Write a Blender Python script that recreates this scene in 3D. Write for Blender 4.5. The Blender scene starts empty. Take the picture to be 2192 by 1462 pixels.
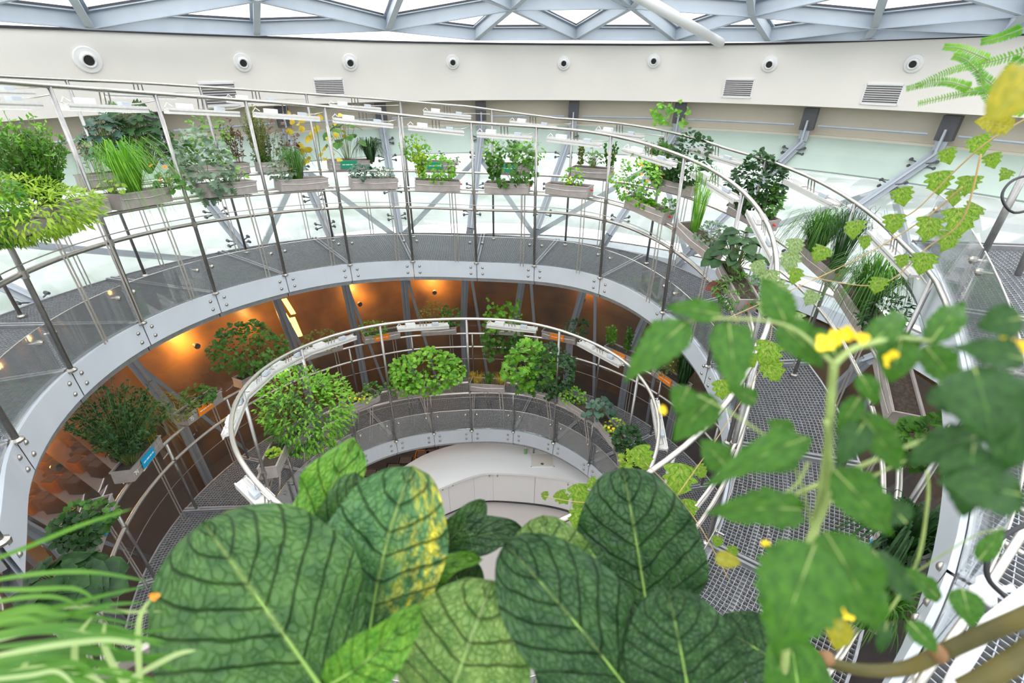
import bpy, bmesh, math, random
from mathutils import Vector, Matrix
SC = bpy.context.scene
COL = SC.collection
PI = math.pi
rnd = random.Random(7)

# ------------------------------------------------------------------ camera, sky, exposure
FPX, PITCH, CX, CY, ROLL = 1029.19, 0.5284, 1077.9, 730.3, -0.0033
cam_d = bpy.data.cameras.new('camera'); cam = bpy.data.objects.new('camera', cam_d); COL.objects.link(cam)
cam_d.sensor_fit = 'HORIZONTAL'; cam_d.sensor_width = 36.0; cam_d.lens = 36.0 * FPX / 2192
cam_d.shift_x = (1096 - CX) / 2192; cam_d.shift_y = -(731 - CY) / 2192
cam_d.clip_start = 0.02; cam_d.clip_end = 300
_F = Vector((0, math.cos(PITCH), -math.sin(PITCH))); _U = Vector((0, math.sin(PITCH), math.cos(PITCH))); _R = Vector((1, 0, 0))
_c, _s = math.cos(ROLL), math.sin(ROLL)
CAM_R = _R * _c + _U * _s; CAM_U = -_R * _s + _U * _c
cam.matrix_world = Matrix(((CAM_R.x, CAM_U.x, -_F.x, 0), (CAM_R.y, CAM_U.y, -_F.y, 0), (CAM_R.z, CAM_U.z, -_F.z, 0), (0, 0, 0, 1)))
SC.camera = cam
cam_d.dof.use_dof = True; cam_d.dof.focus_distance = 6.5; cam_d.dof.aperture_fstop = 3.4

W = bpy.data.worlds.new('overcast_sky'); SC.world = W; W.use_nodes = True
wn = W.node_tree.nodes; wl = W.node_tree.links
bg = wn['Background']; bg.inputs['Strength'].default_value = 1.9
tc = wn.new('ShaderNodeTexCoord'); nz = wn.new('ShaderNodeTexNoise'); nz.inputs['Scale'].default_value = 3.0; nz.inputs['Detail'].default_value = 4
cr = wn.new('ShaderNodeValToRGB'); cr.color_ramp.elements[0].position = .3; cr.color_ramp.elements[1].position = .7
cr.color_ramp.elements[0].color = (.86, .91, .95, 1); cr.color_ramp.elements[1].color = (1, 1, 1, 1)
wl.new(tc.outputs['Generated'], nz.inputs['Vector']); wl.new(nz.outputs['Fac'], cr.inputs['Fac']); wl.new(cr.outputs['Color'], bg.inputs['Color'])
SC.view_settings.view_transform = 'Standard'; SC.view_settings.look = 'None'
SC.view_settings.exposure = 0.8; SC.view_settings.gamma = 1.0; SC.view_settings.use_curve_mapping = False
SC.cycles.max_bounces = 10; SC.cycles.transparent_max_bounces = 40; SC.cycles.diffuse_bounces = 5; SC.cycles.glossy_bounces = 4
SC.cycles.caustics_reflective = False; SC.cycles.caustics_refractive = False
SC.cycles.use_denoising = True

def ray(u, v):
    a = (u - CX) / FPX; b = -(v - CY) / FPX
    return CAM_R * a + CAM_U * b + _F
def at(u, v, d):
    """point at depth d from the camera along the view of photo pixel (u, v)"""
    return ray(u, v) * d
def proj(P):
    f = P.dot(_F); f = max(f, 1e-3)
    return CX + FPX * P.dot(CAM_R) / f, CY - FPX * P.dot(CAM_U) / f, f

# ------------------------------------------------------------------ materials
def mat(name, col, rough=.5, metal=0.0, noise=0.0, nscale=8.0, bump=0.0, spec=.5, col2=None, emis=None, estr=0.0, transl=0.0, coat=0.0):
    m = bpy.data.materials.new(name); m.use_nodes = True
    n = m.node_tree.nodes; l = m.node_tree.links; b = n['Principled BSDF']; out = n['Material Output']
    b.inputs['Roughness'].default_value = rough; b.inputs['Metallic'].default_value = metal
    b.inputs['Specular IOR Level'].default_value = spec
    if coat: b.inputs['Coat Weight'].default_value = coat; b.inputs['Coat Roughness'].default_value = .12
    c = tuple(col) + (1,)
    b.inputs['Base Color'].default_value = c
    if noise or col2 or bump:
        t = n.new('ShaderNodeTexCoord'); z = n.new('ShaderNodeTexNoise'); z.inputs['Scale'].default_value = nscale; z.inputs['Detail'].default_value = 5
        l.new(t.outputs['Object'], z.inputs['Vector'])
        r = n.new('ShaderNodeValToRGB'); r.color_ramp.elements[0].position = .35; r.color_ramp.elements[1].position = .68
        c2 = tuple(col2) if col2 else tuple(min(1, x * (1 + noise)) for x in col)
        c1 = tuple(col) if col2 else tuple(x * (1 - noise) for x in col)
        r.color_ramp.elements[0].color = c1 + (1,); r.color_ramp.elements[1].color = c2 + (1,)
        l.new(z.outputs['Fac'], r.inputs['Fac']); l.new(r.outputs['Color'], b.inputs['Base Color'])
        if bump:
            bp = n.new('ShaderNodeBump'); bp.inputs['Strength'].default_value = bump; bp.inputs['Distance'].default_value = .02
            l.new(z.outputs['Fac'], bp.inputs['Height']); l.new(bp.outputs['Normal'], b.inputs['Normal'])
    if emis: b.inputs['Emission Color'].default_value = tuple(emis) + (1,); b.inputs['Emission Strength'].default_value = estr
    if transl:
        tr = n.new('ShaderNodeBsdfTranslucent'); mx = n.new('ShaderNodeMixShader'); mx.inputs[0].default_value = transl
        tr.inputs['Color'].default_value = (min(1, col[0] * 1.5), min(1, col[1] * 1.5), col[2] * .8, 1)
        l.new(b.outputs[0], mx.inputs[1]); l.new(tr.outputs[0], mx.inputs[2]); l.new(mx.outputs[0], out.inputs[0])
    return m
def leafmat(name, dark, light, rough=.45, transl=.3, nscale=9.0):
    return mat(name, dark, rough=rough, col2=light, nscale=nscale, transl=transl, spec=.35)
def glassmat(name, tint=(.96, .98, .98), refl=1.0, milk=0.0, milkc=(.8, .85, .85)):
    m = bpy.data.materials.new(name); m.use_nodes = True
    n = m.node_tree.nodes; l = m.node_tree.links; n.clear()
    o = n.new('ShaderNodeOutputMaterial'); t = n.new('ShaderNodeBsdfTransparent'); g = n.new('ShaderNodeBsdfGlossy'); mx = n.new('ShaderNodeMixShader'); lw = n.new('ShaderNodeFresnel')
    lw.inputs['IOR'].default_value = 1.45; g.inputs['Roughness'].default_value = .03
    t.inputs['Color'].default_value = tuple(tint) + (1,)
    mu = n.new('ShaderNodeMath'); mu.operation = 'MULTIPLY'; mu.inputs[1].default_value = refl; l.new(lw.outputs[0], mu.inputs[0])
    l.new(mu.outputs[0], mx.inputs[0]); l.new(t.outputs[0], mx.inputs[1]); l.new(g.outputs[0], mx.inputs[2])
    last = mx
    if milk:
        d = n.new('ShaderNodeBsdfDiffuse'); d.inputs['Color'].default_value = tuple(milkc) + (1,)
        m2 = n.new('ShaderNodeMixShader'); m2.inputs[0].default_value = milk; l.new(mx.outputs[0], m2.inputs[1]); l.new(d.outputs[0], m2.inputs[2]); last = m2
    l.new(last.outputs[0], o.inputs[0])
    return m
M = {}
M['cream'] = mat('cream_paint', (.80, .755, .69), .7, noise=.02, nscale=1.5)
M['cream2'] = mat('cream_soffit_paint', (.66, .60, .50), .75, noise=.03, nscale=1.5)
M['green_wall'] = mat('pale_green_panel', (.50, .60, .53), .5, noise=.06, nscale=1.2)
M['steel'] = mat('brushed_stainless', (.44, .415, .38), .32, 1.0, noise=.06, nscale=30)
M['steel_d'] = mat('dark_steel', (.33, .32, .31), .36, .9, noise=.1, nscale=20)
M['tube'] = mat('bright_tube', (.66, .62, .57), .32, .85)
M['galv'] = mat('galvanised_grating', (.37, .38, .40), .45, .65, noise=.12, nscale=25)
M['galv_l'] = mat('galvanised_beam', (.33, .335, .35), .45, .6, noise=.1, nscale=14)
M['fascia'] = mat('pale_grey_fascia_paint', (.60, .64, .69), .32, 0.1, noise=.03, nscale=2.5)
M['roof'] = mat('roof_beam_paint', (.50, .55, .61), .4, 0.0, noise=.04, nscale=3)
M['gasket'] = mat('black_gasket', (.03, .03, .035), .6)
M['column'] = mat('grey_column_paint', (.36, .39, .43), .45, 0.1, noise=.05, nscale=5)
M['bracket'] = mat('dark_bracket', (.10, .10, .11), .5, .3)
M['white'] = mat('white_plastic', (.80, .79, .77), .45)
M['white_m'] = mat('white_lamp_housing', (.70, .68, .65), .42, .15, noise=.05, nscale=30)
M['box_grey'] = mat('pale_grey_junction_box', (.52, .57, .62), .5)
M['grey_pl'] = mat('taupe_trough', (.40, .355, .33), .5, .25, noise=.1, nscale=12)
M['soil'] = mat('potting_soil', (.05, .035, .025), .95, noise=.4, nscale=40)
M['black'] = mat('black_hole', (.01, .01, .01), .6)
M['grille'] = mat('dark_grille', (.12, .10, .10), .6)
M['brown'] = mat('brown_earth_wall', (.09, .05, .028), .38, noise=.4, nscale=1.1, col2=(.30, .155, .05), bump=.25)
M['dfloor'] = mat('dark_floor', (.06, .045, .04), .7, noise=.2, nscale=2)
M['snow'] = mat('pale_ground_outside', (.46, .47, .48), .8, col2=(.22, .26, .22), nscale=.6)
M['counter'] = mat('white_solid_surface', (.92, .91, .895), .25)
M['cabinet'] = mat('pale_cabinet', (.66, .65, .64), .4)
M['cfloor'] = mat('cream_floor', (.62, .56, .53), .35, noise=.03, nscale=2)
M['sink'] = mat('cream_basin', (.78, .72, .64), .3)
M['sgreen'] = mat('green_sign', (.0, .27, .14), .5)
M['sorange'] = mat('orange_sign', (.95, .24, .01), .5)
M['sblue'] = mat('blue_sign', (.0, .34, .62), .5)
M['ink'] = mat('white_print', (.85, .85, .83), .6)
M['red'] = mat('red_tip', (.7, .04, .02), .4)
M['glass'] = glassmat('clear_glass', (.95, .965, .965), .7, .06, (.7, .75, .78))
M['roofglass'] = glassmat('roof_glass', (.97, .98, .99), .5)
M['faceglass'] = glassmat('facade_glass', (.95, .97, .96), .6, .08, (.80, .85, .82))
M['glow'] = mat('warm_light', (1, .5, .1), .5, emis=(1, .48, .06), estr=5.5)  # emission standing in for the reflection of lit yellow shapes
M['led'] = mat('led_strip', (1, 1, 1), .5, emis=(1, .96, .9), estr=5.5)  # glow added to brighten the lower level; these fixtures are switched off
M['black_cable'] = mat('black_cable', (.015, .015, .018), .4)

# ------------------------------------------------------------------ mesh helpers
class MB:
    def __init__(s): s.v = []; s.f = []; s.uv = None
    def quadbox(s, c, x, y, z):
        """box centred at c with half-axis vectors x, y, z"""
        i = len(s.v)
        for a in (-1, 1):
            for b in (-1, 1):
                for d in (-1, 1): s.v.append(tuple(c + x * a + y * b + z * d))
        s.f += [(i, i+1, i+3, i+2), (i+4, i+6, i+7, i+5), (i, i+4, i+5, i+1), (i+2, i+3, i+7, i+6), (i, i+2, i+6, i+4), (i+1, i+5, i+7, i+3)]
        return s
    def box(s, c, sx, sy, sz): return s.quadbox(Vector(c), Vector((sx/2, 0, 0)), Vector((0, sy/2, 0)), Vector((0, 0, sz/2)))
    def bar(s, a, b, w, h, up=Vector((0, 0, 1))):
        a = Vector(a); b = Vector(b); d = b - a; L = d.length
        if L < 1e-6: return s
        d /= L; x = d.cross(up)
        if x.length < 1e-4: x = d.cross(Vector((1, 0, 0)))
        x.normalize(); y = x.cross(d).normalized()
        return s.quadbox((a + b) / 2, d * L / 2, x * w / 2, y * h / 2)
    def tube(s, pts, r, n=8, caps=True, rads=None):
        pts = [Vector(p) for p in pts]; base = len(s.v); N = len(pts)
        up = None
        for k, p in enumerate(pts):
            d = (pts[min(k+1, N-1)] - pts[max(k-1, 0)]).normalized()
            if up is None:
                up = Vector((0, 0, 1)) if abs(d.z) < .9 else Vector((1, 0, 0))
            x = d.cross(up)
            if x.length < 1e-4: x = d.cross(Vector((0, 1, .1)))
            x.normalize(); y = x.cross(d).normalized(); up = y
            rr = rads[k] if rads else r
            for j in range(n):
                t = 2 * PI * j / n; s.v.append(tuple(p + x * (rr * math.cos(t)) + y * (rr * math.sin(t))))
        for k in range(N - 1):
            for j in range(n):
                a = base + k*n + j; b = base + k*n + (j+1) % n; s.f.append((a, b, b + n, a + n))
        if caps:
            s.f.append(tuple(base + j for j in reversed(range(n)))); s.f.append(tuple(base + (N-1)*n + j for j in range(n)))
        return s
    def lathe(s, c, axis, prof, n=16):
        """prof: list of (dist along axis, radius)"""
        axis = Vector(axis).normalized(); x = axis.orthogonal().normalized(); y = axis.cross(x); base = len(s.v); c = Vector(c)
        for (h, r) in prof:
            for j in range(n):
                t = 2*PI*j/n; s.v.append(tuple(c + axis*h + x*(r*math.cos(t)) + y*(r*math.sin(t))))
        for k in range(len(prof)-1):
            for j in range(n):
                a = base + k*n + j; b = base + k*n + (j+1) % n; s.f.append((a, b, b+n, a+n))
        s.f.append(tuple(base + j for j in reversed(range(n)))); s.f.append(tuple(base + (len(prof)-1)*n + j for j in range(n)))
        return s
    def grid(s, rows, closed=False):
        """rows: list of equally long point lists"""
        base = len(s.v); nr, nc = len(rows), len(rows[0])
        for r in rows:
            for p in r: s.v.append(tuple(p))
        for i in range(nr-1):
            for j in range(nc - (0 if closed else 1)):
                a = base + i*nc + j; b = base + i*nc + (j+1) % nc; s.f.append((a, b, b+nc, a+nc))
        return s
    def build(s, name, m, parent=None, smooth=False, thick=0.0, bevel=0.0):
        me = bpy.data.meshes.new(name); me.from_pydata(s.v, [], s.f); me.update()
        o = bpy.data.objects.new(name, me); COL.objects.link(o)
        for mm in (m if isinstance(m, (list, tuple)) else [m]): me.materials.append(mm)
        if smooth: me.polygons.foreach_set('use_smooth', [True] * len(me.polygons))
        if thick: md = o.modifiers.new('thickness', 'SOLIDIFY'); md.thickness = thick; md.offset = 0
        if bevel: md = o.modifiers.new('bevel', 'BEVEL'); md.width = bevel; md.segments = 2; md.limit_method = 'ANGLE'
        if parent is not None:
            o.parent = parent; o.matrix_parent_inverse = parent.matrix_basis.inverted()
        return o
def tag(o, label=None, cat=None, group=None, kind=None):
    if label: o['label'] = label
    if cat: o['category'] = cat
    if group: o['group'] = group
    if kind: o['kind'] = kind
    return o
def empty(name, loc):
    o = bpy.data.objects.new(name, None); COL.objects.link(o); o.location = loc; o.empty_display_size = .1
    return o
def copy_tree(o, parent=None):
    c = o.copy(); COL.objects.link(c)
    if parent is not None: c.parent = parent
    for ch in list(KIDS.get(o.name, [])): copy_tree(ch, c)
    return c
KIDS = {}
ORD = 'zeroth first second third fourth fifth sixth seventh eighth ninth tenth eleventh twelfth thirteenth fourteenth fifteenth sixteenth seventeenth eighteenth nineteenth twentieth twenty-first twenty-second twenty-third twenty-fourth twenty-fifth twenty-sixth twenty-seventh twenty-eighth twenty-ninth thirtieth'.split() + ['thirty-' + w for w in 'first second third fourth fifth sixth seventh eighth ninth'.split()]
def ordlabel(objs, fmt, key=None):
    """label a row of like things by where they come from left to right in the photo"""
    key = key or (lambda o: proj(o.matrix_basis.translation)[0])
    for i, o in enumerate(sorted(objs, key=key)): o['label'] = fmt.format(ORD[min(i+1, 39)])
def loc(o, p): o.location = p

# ------------------------------------------------------------------ the spiral walkway: radius, height, cage height over the turn
TR = [4.35, 4.28, 4.2, 4.06, 4.0, 4.02, 4.1, 4.22, 4.33, 4.33, 4.2, 4.02, 3.86, 3.74, 3.603, 3.548, 3.492, 3.437, 3.385, 3.335, 3.286, 3.238, 3.192, 3.148, 3.103, 3.056, 3.013, 2.978, 2.956, 2.952, 2.962, 2.98, 3.0, 3.014, 3.025, 3.037, 3.048, 3.054, 3.053, 3.046, 3.035, 3.018, 2.993, 2.958, 2.909, 2.848, 2.78, 2.711, 2.648, 2.589, 2.53, 2.473, 2.419, 2.368, 2.321, 2.276, 2.234, 2.196, 2.163, 2.131, 2.101, 2.075, 2.059, 2.054, 2.064, 2.087, 2.119, 2.153, 2.185, 2.218, 2.256, 2.293, 2.325, 2.349, 2.361, 2.365, 2.364, 2.361]
TZ = [-1.321, -1.383, -1.444, -1.506, -1.568, -1.629, -1.691, -1.753, -1.814, -1.877, -1.94, -2.003, -2.064, -2.123, -2.176, -2.227, -2.275, -2.326, -2.38, -2.441, -2.506, -2.572, -2.637, -2.695, -2.75, -2.805, -2.854, -2.896, -2.925, -2.929, -2.912, -2.891, -2.885, -2.91, -2.968, -3.047, -3.145, -3.261, -3.392, -3.552, -3.742, -3.941, -4.131, -4.29, -4.415, -4.519, -4.608, -4.689, -4.769, -4.843, -4.909, -4.97, -5.033, -5.102, -5.182, -5.269, -5.357, -5.441, -5.516, -5.585, -5.65, -5.708, -5.755, -5.786, -5.796, -5.788, -5.769, -5.749, -5.737, -5.73, -5.722, -5.717, -5.717, -5.726, -5.745, -5.773, -5.807, -5.843]
TH = [2.197, 2.199, 2.2, 2.202, 2.204, 2.205, 2.207, 2.21, 2.212, 2.215, 2.219, 2.222, 2.226, 2.23, 2.235, 2.241, 2.246, 2.252, 2.255, 2.259, 2.263, 2.265, 2.265, 2.259, 2.248, 2.232, 2.213, 2.192, 2.169, 2.141, 2.107, 2.072, 2.044, 2.028, 2.03, 2.046, 2.067, 2.086, 2.096, 2.093, 2.083, 2.069, 2.059, 2.057, 2.0, 1.90, 1.84, 1.86, 1.95, 2.08, 2.165, 2.181, 2.197, 2.211, 2.225, 2.238, 2.25, 2.261, 2.271, 2.281, 2.292, 2.301, 2.306, 2.307, 2.301, 2.288, 2.274, 2.26, 2.252, 2.25, 2.253, 2.258, 2.262, 2.262, 2.258, 2.252, 2.244, 2.236]
TD = [-.09]*18 + [-.09, -.09, -.09, -.09, -.09, -.091, -.093, -.095, -.097, -.099, -.102, -.105, -.109, -.114, -.117, -.119, -.119, -.117, -.115, -.112, -.108, -.103, -.095, -.088, -.082, -.081, -.085, -.094, -.105, -.116, -.124, -.129, -.134, -.138, -.139, -.137, -.131, -.12, -.108, -.095, -.084, -.074, -.063, -.053, -.045, -.04, -.039, -.042, -.046, -.05, -.051, -.048, -.042, -.035, -.03, -.028, -.031, -.038, -.046, -.054]
SX, SY = -0.5502, 4.6612
def cr1(T, d):
    t = (d + 280) / 10; i = int(max(0, min(len(T)-2, math.floor(t)))); s = t - i
    p1, p2 = T[i], T[i+1]; p0 = T[i-1] if i > 0 else 2*p1-p2; p3 = T[i+2] if i+2 < len(T) else 2*p2-p1
    return .5*((2*p1)+(-p0+p2)*s+(2*p0-5*p1+4*p2-p3)*s*s+(-p0+3*p1-3*p2+p3)*s**3)
def lerp(d, xs, ys):
    if d <= xs[0]: return ys[0]
    for i in range(len(xs)-1):
        if d <= xs[i+1]: return ys[i] + (ys[i+1]-ys[i])*(d-xs[i])/(xs[i+1]-xs[i])
    return ys[-1]
def SP(d, dr=0.0, dz=0.0):
    """point of the spiral at turn angle d (degrees, 0 = far side), dr outward of the inner edge, dz over the walkway"""
    r = cr1(TR, d) + dr; a = math.radians(d)
    return Vector((SX + r*math.sin(a), SY + r*math.cos(a), cr1(TZ, d) + dz))
def rad(d): a = math.radians(d); return Vector((math.sin(a), math.cos(a), 0))
def tan(d): a = math.radians(d); return Vector((math.cos(a), -math.sin(a), 0))
def WID(d): return lerp(d, [-280,-230,-140,-60,-20,0,30,60,100,140,200,250,340,480], [1.5,1.5,1.8,1.75,1.6,1.55,1.35,1.3,1.2,1.2,1.3,1.45,1.65,1.5])
def OFF(d): return lerp(d, [-140,-100,-50,0,40,60,100,140,200,260,340,380,480], [1.5,1.5,1.4,1.3,1.05,1.0,.93,1.05,1.15,1.3,1.5,1.4,1.3])
def HT(d, lean=True): return cr1(TH, d)
def TOPI(d): return SP(d, cr1(TD, d), cr1(TH, d))
def HO(d): return lerp(d, [-130,-60,-20,0,20,60,100,110], [2.38,2.40,2.32,2.26,2.10,1.96,2.06,2.12])
def TOPO(d): return SP(d, OFF(d), HO(d))
def frange(a, b, s):
    n = max(1, int(round((b-a)/s))); return [a + (b-a)*i/n for i in range(n+1)]
JR = [-263, -246, -229, -213, -198]
JU = [-146, -128, -110, -91.8, -73.5, -55.2, -37.1, -18.3, 2, 21, 42.9, 65.5, 86, 106, 126, 146, 166]
JL = [166, 190, 213, 231, 249, 267, 285, 303, 321.2, 340, 359.1, 380, 400.5, 420, 440, 460, 480]
# ------------------------------------------------------------------ the building shell
WC = Vector((.18, 2.71, 0)); WR = 8.3; ZT, ZB = .27, -.70
def ring(c, r, z, n=96, a0=0, a1=360):
    return [Vector((c[0] + r*math.sin(math.radians(a)), c[1] + r*math.cos(math.radians(a)), z)) for a in frange(a0, a1, (a1-a0)/n)]
def az_of(u, v, z):
    d = ray(u, v); p = d * (z / d.z) if abs(d.z) > 1e-4 else d*9
    return p
def wallhit(u, v, r=WR):
    d = ray(u, v).normalized(); c = WC
    A = d.x**2 + d.y**2; B = -2*(d.x*c.x + d.y*c.y); C = c.x**2 + c.y**2 - r*r
    t = (-B + math.sqrt(B*B - 4*A*C)) / (2*A); p = d*t
    return p, math.degrees(math.atan2(p.x-c.x, p.y-c.y))
RIMP = [(lambda q: (q[1], q[0].z))(wallhit(u, v)) for u, v in ((0, 60), (200, 67), (550, 81), (800, 91), (1000, 95), (1200, 97), (1400, 98), (1650, 96), (1900, 88), (2192, 76))]
def rim(a):
    a = ((a+180) % 360)-180; return lerp(a, [p[0] for p in RIMP], [p[1] for p in RIMP])
def ringt(r, dz=0, n=96): return [Vector((WC.x + r*math.sin(math.radians(a)), WC.y + r*math.cos(math.radians(a)), rim(a)+dz)) for a in frange(0, 360, 360/n)]
m = MB(); m.grid([ringt(WR), ring(WC, WR, ZB), ring(WC, WR+.12, ZB), ringt(WR+.12), ringt(WR)])
tag(m.build('wall_drum', M['cream'], smooth=False), kind='structure')
o = bpy.data.objects['wall_drum']; md = o.modifiers.new('smooth', 'EDGE_SPLIT'); o.data.polygons.foreach_set('use_smooth', [True]*len(o.data.polygons))
m = MB(); m.grid([ringt(WR+.10, .035), ringt(WR-.02, .035), ringt(WR-.02, 0), ringt(WR+.05, 0)])
tag(m.build('trim_1', M['gasket']), kind='structure')
# recessed cream wall behind the drum
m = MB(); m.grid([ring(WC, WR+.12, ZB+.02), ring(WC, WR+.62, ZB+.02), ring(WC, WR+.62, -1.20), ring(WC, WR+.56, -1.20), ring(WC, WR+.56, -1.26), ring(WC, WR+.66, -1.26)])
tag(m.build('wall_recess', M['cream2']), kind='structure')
# facade cone: centre and radius by height
def FC(z):
    t = lerp(z, [-8, -3.3, -1.3, -.7], [1, .30, 0, 0])
    cx = .18 + (-.55-.18)*min(1, t*2.2); cy = 2.71 + (4.66-2.71)*min(1, t*2.2)
    return (cx, cy), lerp(z, [-8, -5.5, -3.5, -3.0, -1.3, -.7], [5.35, 5.45, 5.75, 6.15, 8.75, 8.85])
def FP(a, z, dr=0):
    c, r = FC(z); return Vector((c[0] + (r+dr)*math.sin(math.radians(a)), c[1] + (r+dr)*math.cos(math.radians(a)), z))
m = MB(); m.grid([[FP(a, z) for a in frange(0, 360, 3.75)] for z in (-1.24, -1.5, -1.72)])
tag(m.build('wall_green_band', M['green_wall'], thick=.04), kind='structure')
COLA = sorted(set([round(wallhit(u, 245, WR+.4)[1], 1) for u in (325, 603, 815, 1030, 1228, 1455, 1735, 2045)]))
COLA = [COLA[0]-52, COLA[0]-26] + COLA + [COLA[-1]+24, COLA[-1]+48]
for i in range(len(COLA)-1):
    a0, a1 = COLA[i], COLA[i+1]
    m = MB(); m.grid([[FP(a, z) for a in frange(a0+.4, a1-.4, (a1-a0)/4)] for z in (-1.74, -2.2, -2.7, -3.0, -3.3)])
    tag(m.build('window_%d' % (i+1), M['faceglass'], thick=.02), kind='structure')
    # leaning grey column with its dark bracket at the head
    root = empty('facade_column', FP(a0, -3.6, -.1))
    b = MB(); zs = [-.95, -1.3, -2.1, -3.0, -3.6, -5.4, -8.0]
    for k in range(len(zs)-1):
        p, q = FP(a0, zs[k], -.16), FP(a0, zs[k+1], -.16); rr = rad(a0)
        b.bar(p, q, .15, .05, rr); b.bar(p - rr*.06, q - rr*.06, .03, .13, rr)
    b.build('shaft', M['column'], root)
    h = MB(); h.quadbox(FP(a0, -.93, -.13), tan(a0)*.11, rad(a0)*.10, Vector((0, 0, .18))); h.build('head_bracket', M['bracket'], root)
    for k, z in enumerate((-1.45, -1.75, -2.3, -2.75)):
        c = FP(a0, z, -.1); s = MB()
        for da, dz in ((1, .6), (1, -.6), (-1, .6), (-1, -.6)):
            e = c + tan(a0)*(.17*da) + Vector((0, 0, .08*dz)); s.tube([c - rad(a0)*.06, e], .011, 5); s.lathe(e, rad(a0), [(-.03, .02), (.05, .028)], 6)
        s.build('spider_fitting', M['bracket'], root)
    tag(root, 'x', 'column', 'leaning grey steel columns along the glass facade')
cols = [o for o in COL.objects if o.name.startswith('facade_column')]
ordlabel(cols, 'leaning grey steel column with dark head bracket by facade glass, {} from the left', lambda o: wallhit(1000, 200)[0].x*0 + proj(Vector(o.location))[0] if proj(Vector(o.location))[2] > .1 else -9999)
# diagonal bracing between columns
braces = []
for i in range(len(COLA)-1):
    a0, a1 = COLA[i], COLA[i+1]
    b = MB(); b.tube([FP(a0+1.3, -1.02, -.3), FP(a1-1.3, -1.02, -.3)], .022, 6); o = b.build('tie_rod', M['column']); loc_mid = FP((a0+a1)/2, -1, -.3); tag(o, 'x', 'tie rod', 'horizontal grey tie rods under the cream drum'); braces.append((o, loc_mid))
for i, (o, p) in enumerate(sorted(braces, key=lambda q: proj(q[1])[0])): o['label'] = 'horizontal grey tie rod between column heads under the cream wall, ' + ORD[i+1] + ' from the left'
dg = []
for i in range(len(COLA)-1):
    a0, a1 = COLA[i], COLA[i+1]
    for (x0, x1) in (((a0, a1),) if i % 2 else ((a1, a0),)):
        b = MB(); b.bar(FP(x0+.2, -1.8, .10), FP(x1, -3.2, .10), .10, .06, rad((a0+a1)/2)); dg.append((b.build('diagonal_brace', M['column']), FP(.6*x0+.4*x1, -2.4)))
    b = MB(); b.bar(FP(a0, -3.5, .05), FP((a0+a1)/2, -7.5, .05), .06, .05, rad(a0)); dg.append((b.build('diagonal_brace', M['column']), FP(a0+3, -4.6)))
up_ = [q for q in dg if q[1].z > -3]; lw_ = [q for q in dg if q[1].z <= -3]
for lst, t in ((up_, 'wide grey diagonal brace behind the upper facade glass, {} from the left'), (lw_, 'thin grey diagonal strut before the brown lower wall, {} from the left')):
    for i, (o, p) in enumerate(sorted(lst, key=lambda q: proj(q[1])[0])): tag(o, t.format(ORD[i+1]), 'brace', 'diagonal braces of the ' + ('upper' if lst is up_ else 'lower') + ' facade')
# slab band at the walkway level, brown wall below
m = MB(); m.grid([[FP(a, z, dr) for a in frange(0, 360, 3.75)] for z, dr in ((-3.28, -.06), (-3.45, -.06), (-3.45, .9))])
tag(m.build('trim_2', M['column']), kind='structure')
m = MB(); m.grid([[FP(a, z, .95) for a in frange(0, 360, 3.75)] for z in (-3.44, -4.5, -6.5, -8.2)])
tag(m.build('wall_lower', M['brown'], smooth=True), kind='structure')
m = MB(); m.grid([[FP(a, z, .0) for a in frange(0, 360, 3.75)] for z in (-3.5, -5.5, -8.0)])
tag(m.build('window_20', M['glass']), kind='structure')
m = MB(); m.grid([ring((SX, SY), .01, -7.4, 64), ring((SX, SY), 3.3, -7.4, 64)]); tag(m.build('floor', M['cfloor']), kind='structure')
m = MB(); m.grid([ring((SX, SY), 3.3, -7.41, 64), ring((SX, SY), 6.6, -7.41, 64)]); tag(m.build('floor_outer', M['dfloor']), kind='structure')
m = MB(); m.grid([ring((SX, SY), 6.9, -3.42, 64), ring((SX, SY), 60, -3.6, 64)]); tag(m.build('ground_outside', M['snow']), kind='structure')
# roof: dome lattice
def dome_z(s): return ZT + .03 + .33*s - .014*s*s
def ondome(u, v, lift=0.0):
    d = ray(u, v).normalized(); t = 1.0; best = None
    while t < 25:
        p = d*t; s = WR - math.hypot(p.x-WC.x, p.y-WC.y)
        if s < -.3: break
        if p.z < dome_z(max(s, 0)): best = t
        elif best: break
        t += .02
    # last point below the dome before leaving through it, else the rim
    t = 1.0; last = None
    while t < 25:
        p = d*t; s = WR - math.hypot(p.x-WC.x, p.y-WC.y)
        if s < 0: return p
        if p.z > dome_z(s): return p
        t += .01
    return p
rows = []
for s in (0, .5, 1, 2, 3, 4.5, 6, 8.3): rows.append(ring(WC, max(WR-s, .01), dome_z(s)+.16, 64))
tag(MB().grid(rows).build('ceiling', M['roofglass'], smooth=True), kind='structure')
NODE = {'a': (195, 62), 'b': (550, 76), 'c': (830, 66), 'd': (1018, 86), 'e': (1232, 85), 'f': (1443, 87), 'g': (1645, 89), 'h': (1855, 86), 'i': (2150, 74),
        'z': (-120, 34), 'A': (140, -28), 'B': (550, 3), 'C': (1095, 22), 'D': (1352, 18), 'E': (1610, 36), 'F': (1870, 62), 'G': (2192, 34),
        'p': (-140, -60), 'q': (300, -75), 'r': (880, -60), 's': (960, -40), 't': (1190, -60), 'v': (1595, -75), 'w': (1900, -30), 'x': (2010, -20), 'y': (2330, -30), 'k': (1260, -55), 'l': (1430, -60), 'm': (2330, 60)}
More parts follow.
